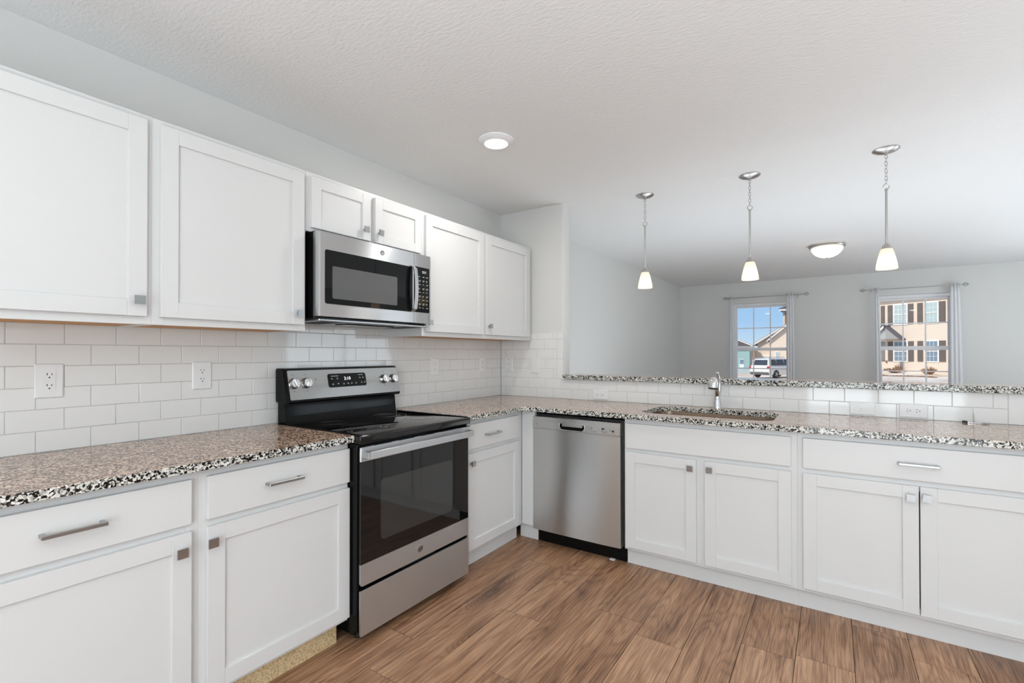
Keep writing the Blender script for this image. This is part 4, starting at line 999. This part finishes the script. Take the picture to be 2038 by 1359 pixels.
bm = new(); prism(bm, [(-2.65, 6.28), (3.4, 6.28), (3.4, 6.40), (.5, 7.6), (-2.65, 6.40)], f, -5.4, -.6); obj('upper_roof', bm, roof_m, us)
bm = new(); prism(bm, [(-2.62, 6.12), (3.4, 6.12), (3.4, 6.30), (-2.62, 6.30)], f, -.62, -.5); obj('upper_soffit', bm, ext_trim, us)
bm = new(); prism(bm, [(-2.06, 4.2), (-1.96, 4.2), (-1.96, 6.1), (-2.06, 6.1)], f, -1.0, -.9); obj('downspout', bm, mat('brown_downspout', (.35, .2, .1), .6), us)
bm = new(); prism(bm, [(-2.75, .6), (-2.35, .6), (-2.35, 1.5), (-2.75, 1.5)], f, 2.5, 2.56); w = obj('window', bm, ext_trim, root)
bm = new(); prism(bm, [(-2.68, .68), (-2.42, .68), (-2.42, 1.42), (-2.68, 1.42)], f, 2.56, 2.58); obj('pane', bm, ext_glass, w)
bm = new(); prism(bm, [(-4.4, -.95), (-3.45, -.95), (-3.45, 1.15), (-4.4, 1.15)], f, -.02, .06); obj('garage_door', bm, ext_trim, root)
f = fx(70); root = thing('house', 'distant cream house with low brown roof behind the white car', 'house', (-6, 70, -.88), 'houses across the street')
bm = new(); prism(bm, [(-9, -.95), (-3.5, -.95), (-3.5, .8), (-9, .8)], f, -6, 0); obj('siding_wall', bm, cream, root)
bm = new(); prism(bm, [(-9.4, .75), (-3.2, .75), (-5.8, 1.75), (-7, 1.75)], f, -6.2, .3); obj('roof', bm, mat('brown_roof', (.26, .17, .12), .9), root)
f = fx(55); root = thing('house', 'pale teal house with dark hip roof at the far left of the left window', 'house', (-7.5, 55, -.88), 'houses across the street')
bm = new(); prism(bm, [(-11, -.95), (-5.2, -.95), (-5.2, 1.62), (-11, 1.62)], f, -2.2, 0); obj('siding_wall', bm, teal, root)
bm = new(); prism(bm, [(-11, 1.62), (-5.2, 1.62), (-5.0, 2.12), (-11, 2.12)], f, -2.25, .1); obj('frieze', bm, ext_trim, root)
bm = new(); prism(bm, [(-11.2, 2.16), (-4.95, 2.16), (-8.4, 3.70), (-9, 3.70)], f, -2.3, .35); obj('roof', bm, roof_m, root)
bm = new(); prism(bm, [(-4.85, 2.06), (-4.85, 2.18), (-8.4, 3.80), (-8.4, 3.66)], f, .34, .42); obj('rake_trim', bm, ext_trim, root)
bm = new(); prism(bm, [(-6.22, -.3), (-5.74, -.3), (-5.74, .66), (-6.22, .66)], f, -.01, .05); w = obj('window', bm, ext_trim, root)
bm = new(); prism(bm, [(-6.17, .12), (-5.79, .12), (-5.79, .6), (-6.17, .6)], f, .05, .07); obj('pane', bm, ext_glass2, w)
bm = new(); prism(bm, [(-8.5, -.95), (-4.9, -.95), (-4.9, -.33), (-8.5, -.33)], f, 0, 1.6); obj('porch_base', bm, mat('pale_blue_porch', (.45, .54, .56), .7), root)

# --- white SUV parked on the street
root = thing('car', 'white SUV parked on the street, its rear seen through the left window', 'car', (-1.7, 45.0, -.86))
carw = mat('white_car_paint', (.80, .76, .70), .2); car_gl = mat('car_glass', (.06, .07, .08), .05); tire = mat('tyre_rubber', (.025, .025, .025), .8); redl = mat('red_tail_light', (.62, .02, .03), .2); car_dk = mat('dark_bumper', (.10, .10, .10), .6)
CA = math.radians(-30); CM = Matrix.Translation((-1.7, 45.0, -.86)) @ Matrix.Rotation(CA, 4, 'Z')
def cm(bm, name, m_, par, sm=True): bm.transform(CM); return obj(name, bm, m_, par, sm)
hw = .93
secs = [(-2.35, .42, .95, .86), (-2.32, .32, 1.02, .92), (-2.2, .28, 1.06, .93), (1.2, .26, 1.04, .93), (2.0, .28, .96, .90), (2.32, .36, .80, .80)]
bm = new(); rings = []
for y, z0, z1, w in secs:
    rings.append([bm.verts.new(c_) for c_ in ((-w * .94, y, z0), (-w, y, z0 + .2), (-w, y, z1 - .12), (-w * .93, y, z1), (w * .93, y, z1), (w, y, z1 - .12), (w, y, z0 + .2), (w * .94, y, z0))])
for a, b in zip(rings, rings[1:]):
    for i in range(8): bm.faces.new((a[i], a[(i + 1) % 8], b[(i + 1) % 8], b[i]))
bm.faces.new(rings[0]); bm.faces.new(rings[-1][::-1]); body = cm(bm, 'car_body', carw, root)
bm = new(); rings = []
for y, z, w in ((-2.30, 1.02, .84), (-2.02, 1.66, .66), (-1.6, 1.72, .66), (-.3, 1.74, .67), (.35, 1.66, .64), (1.15, 1.03, .80)):
    lo = 1.02; rings.append([bm.verts.new(c_) for c_ in ((-.88 if z > 1.1 else -w, y, lo), (-w, y, z - .03), (-w + .06, y, z), (w - .06, y, z), (w, y, z - .03), (.88 if z > 1.1 else w, y, lo))])
for a, b in zip(rings, rings[1:]):
    for i in range(6): bm.faces.new((a[i], a[(i + 1) % 6], b[(i + 1) % 6], b[i]))
cabin = cm(bm, 'cabin', carw, root)
def quad(name, pts, m_, par, d=.012):
    bm = new(); c_ = sum((Vector(p) for p in pts), Vector()) / 4; n_ = (Vector(pts[1]) - Vector(pts[0])).cross(Vector(pts[2]) - Vector(pts[0])).normalized()
    a = [bm.verts.new(Vector(p) + n_ * d) for p in pts]; b = [bm.verts.new(Vector(p) - n_ * d) for p in pts]; bm.faces.new(a); bm.faces.new(b[::-1])
    for i in range(4): bm.faces.new((a[i], a[(i + 1) % 4], b[(i + 1) % 4], b[i]))
    return cm(bm, name, m_, par, False)
quad('rear_window', [(-.70, -2.26, 1.12), (.70, -2.26, 1.12), (.58, -2.07, 1.56), (-.58, -2.07, 1.56)], car_gl, cabin, .03)
for s in (1, -1):
    for y0_, y1_ in ((-2.0, -1.25), (-1.2, -.25), (-.2, .62)):
        quad('side_window', [(s * .865, y0_, 1.10), (s * .865, y1_, 1.10), (s * .70, min(y1_, .38), 1.60), (s * .70, y0_ + .08, 1.60)], car_gl, cabin, .025)
    bm = new(); box(bm, s * .86 - .13, s * .86 + .05, -2.40, -2.12, .86, 1.02, .02); cm(bm, 'tail_light', redl, body, False)
    bm = new(); tube(bm, [(s * .60, -1.9, 1.70), (s * .60, -1.8, 1.80), (s * .60, 0, 1.82), (s * .60, .15, 1.72)], .02, 8); cm(bm, 'roof_rail', nickel, cabin)
    for y_ in (-1.42, 1.42):
        bm = new(); lathe(bm, [(.20, -.11), (.34, -.11), (.36, -.07), (.36, .07), (.34, .11), (.20, .11)], 28, Matrix.Translation((s * .85, y_, .36)) @ Matrix.Rotation(PI / 2, 4, 'Y')); wh = cm(bm, 'wheel', tire, root)
        bm = new(); lathe(bm, [(.05, .113), (.20, .10)], 20, Matrix.Translation((s * .85, y_, .36)) @ Matrix.Rotation(s * PI / 2, 4, 'Y'))
        for k in range(5):
            a_ = k * 2 * PI / 5; b_ = new(); box(b_, -.03, .03, .02, .23, .10, .125); b_.transform(Matrix.Translation((s * .85, y_, .36)) @ Matrix.Rotation(s * PI / 2, 4, 'Y') @ Matrix.Rotation(a_, 4, 'Z')); me_ = bpy.data.meshes.new('x'); b_.to_mesh(me_); b_.free(); bm.from_mesh(me_); bpy.data.meshes.remove(me_)
        cm(bm, 'rim', nickel, wh)
bm = new(); box(bm, -.88, .88, -2.42, -2.2, .30, .52, .05, 2); cm(bm, 'bumper', car_dk, body, False)
bm = new(); box(bm, -.50, .50, -2.37, -2.33, .62, .66, .005); box(bm, -.28, .28, -2.375, -2.34, .70, .84, .005); cm(bm, 'tailgate_trim', trim_white, body, False)
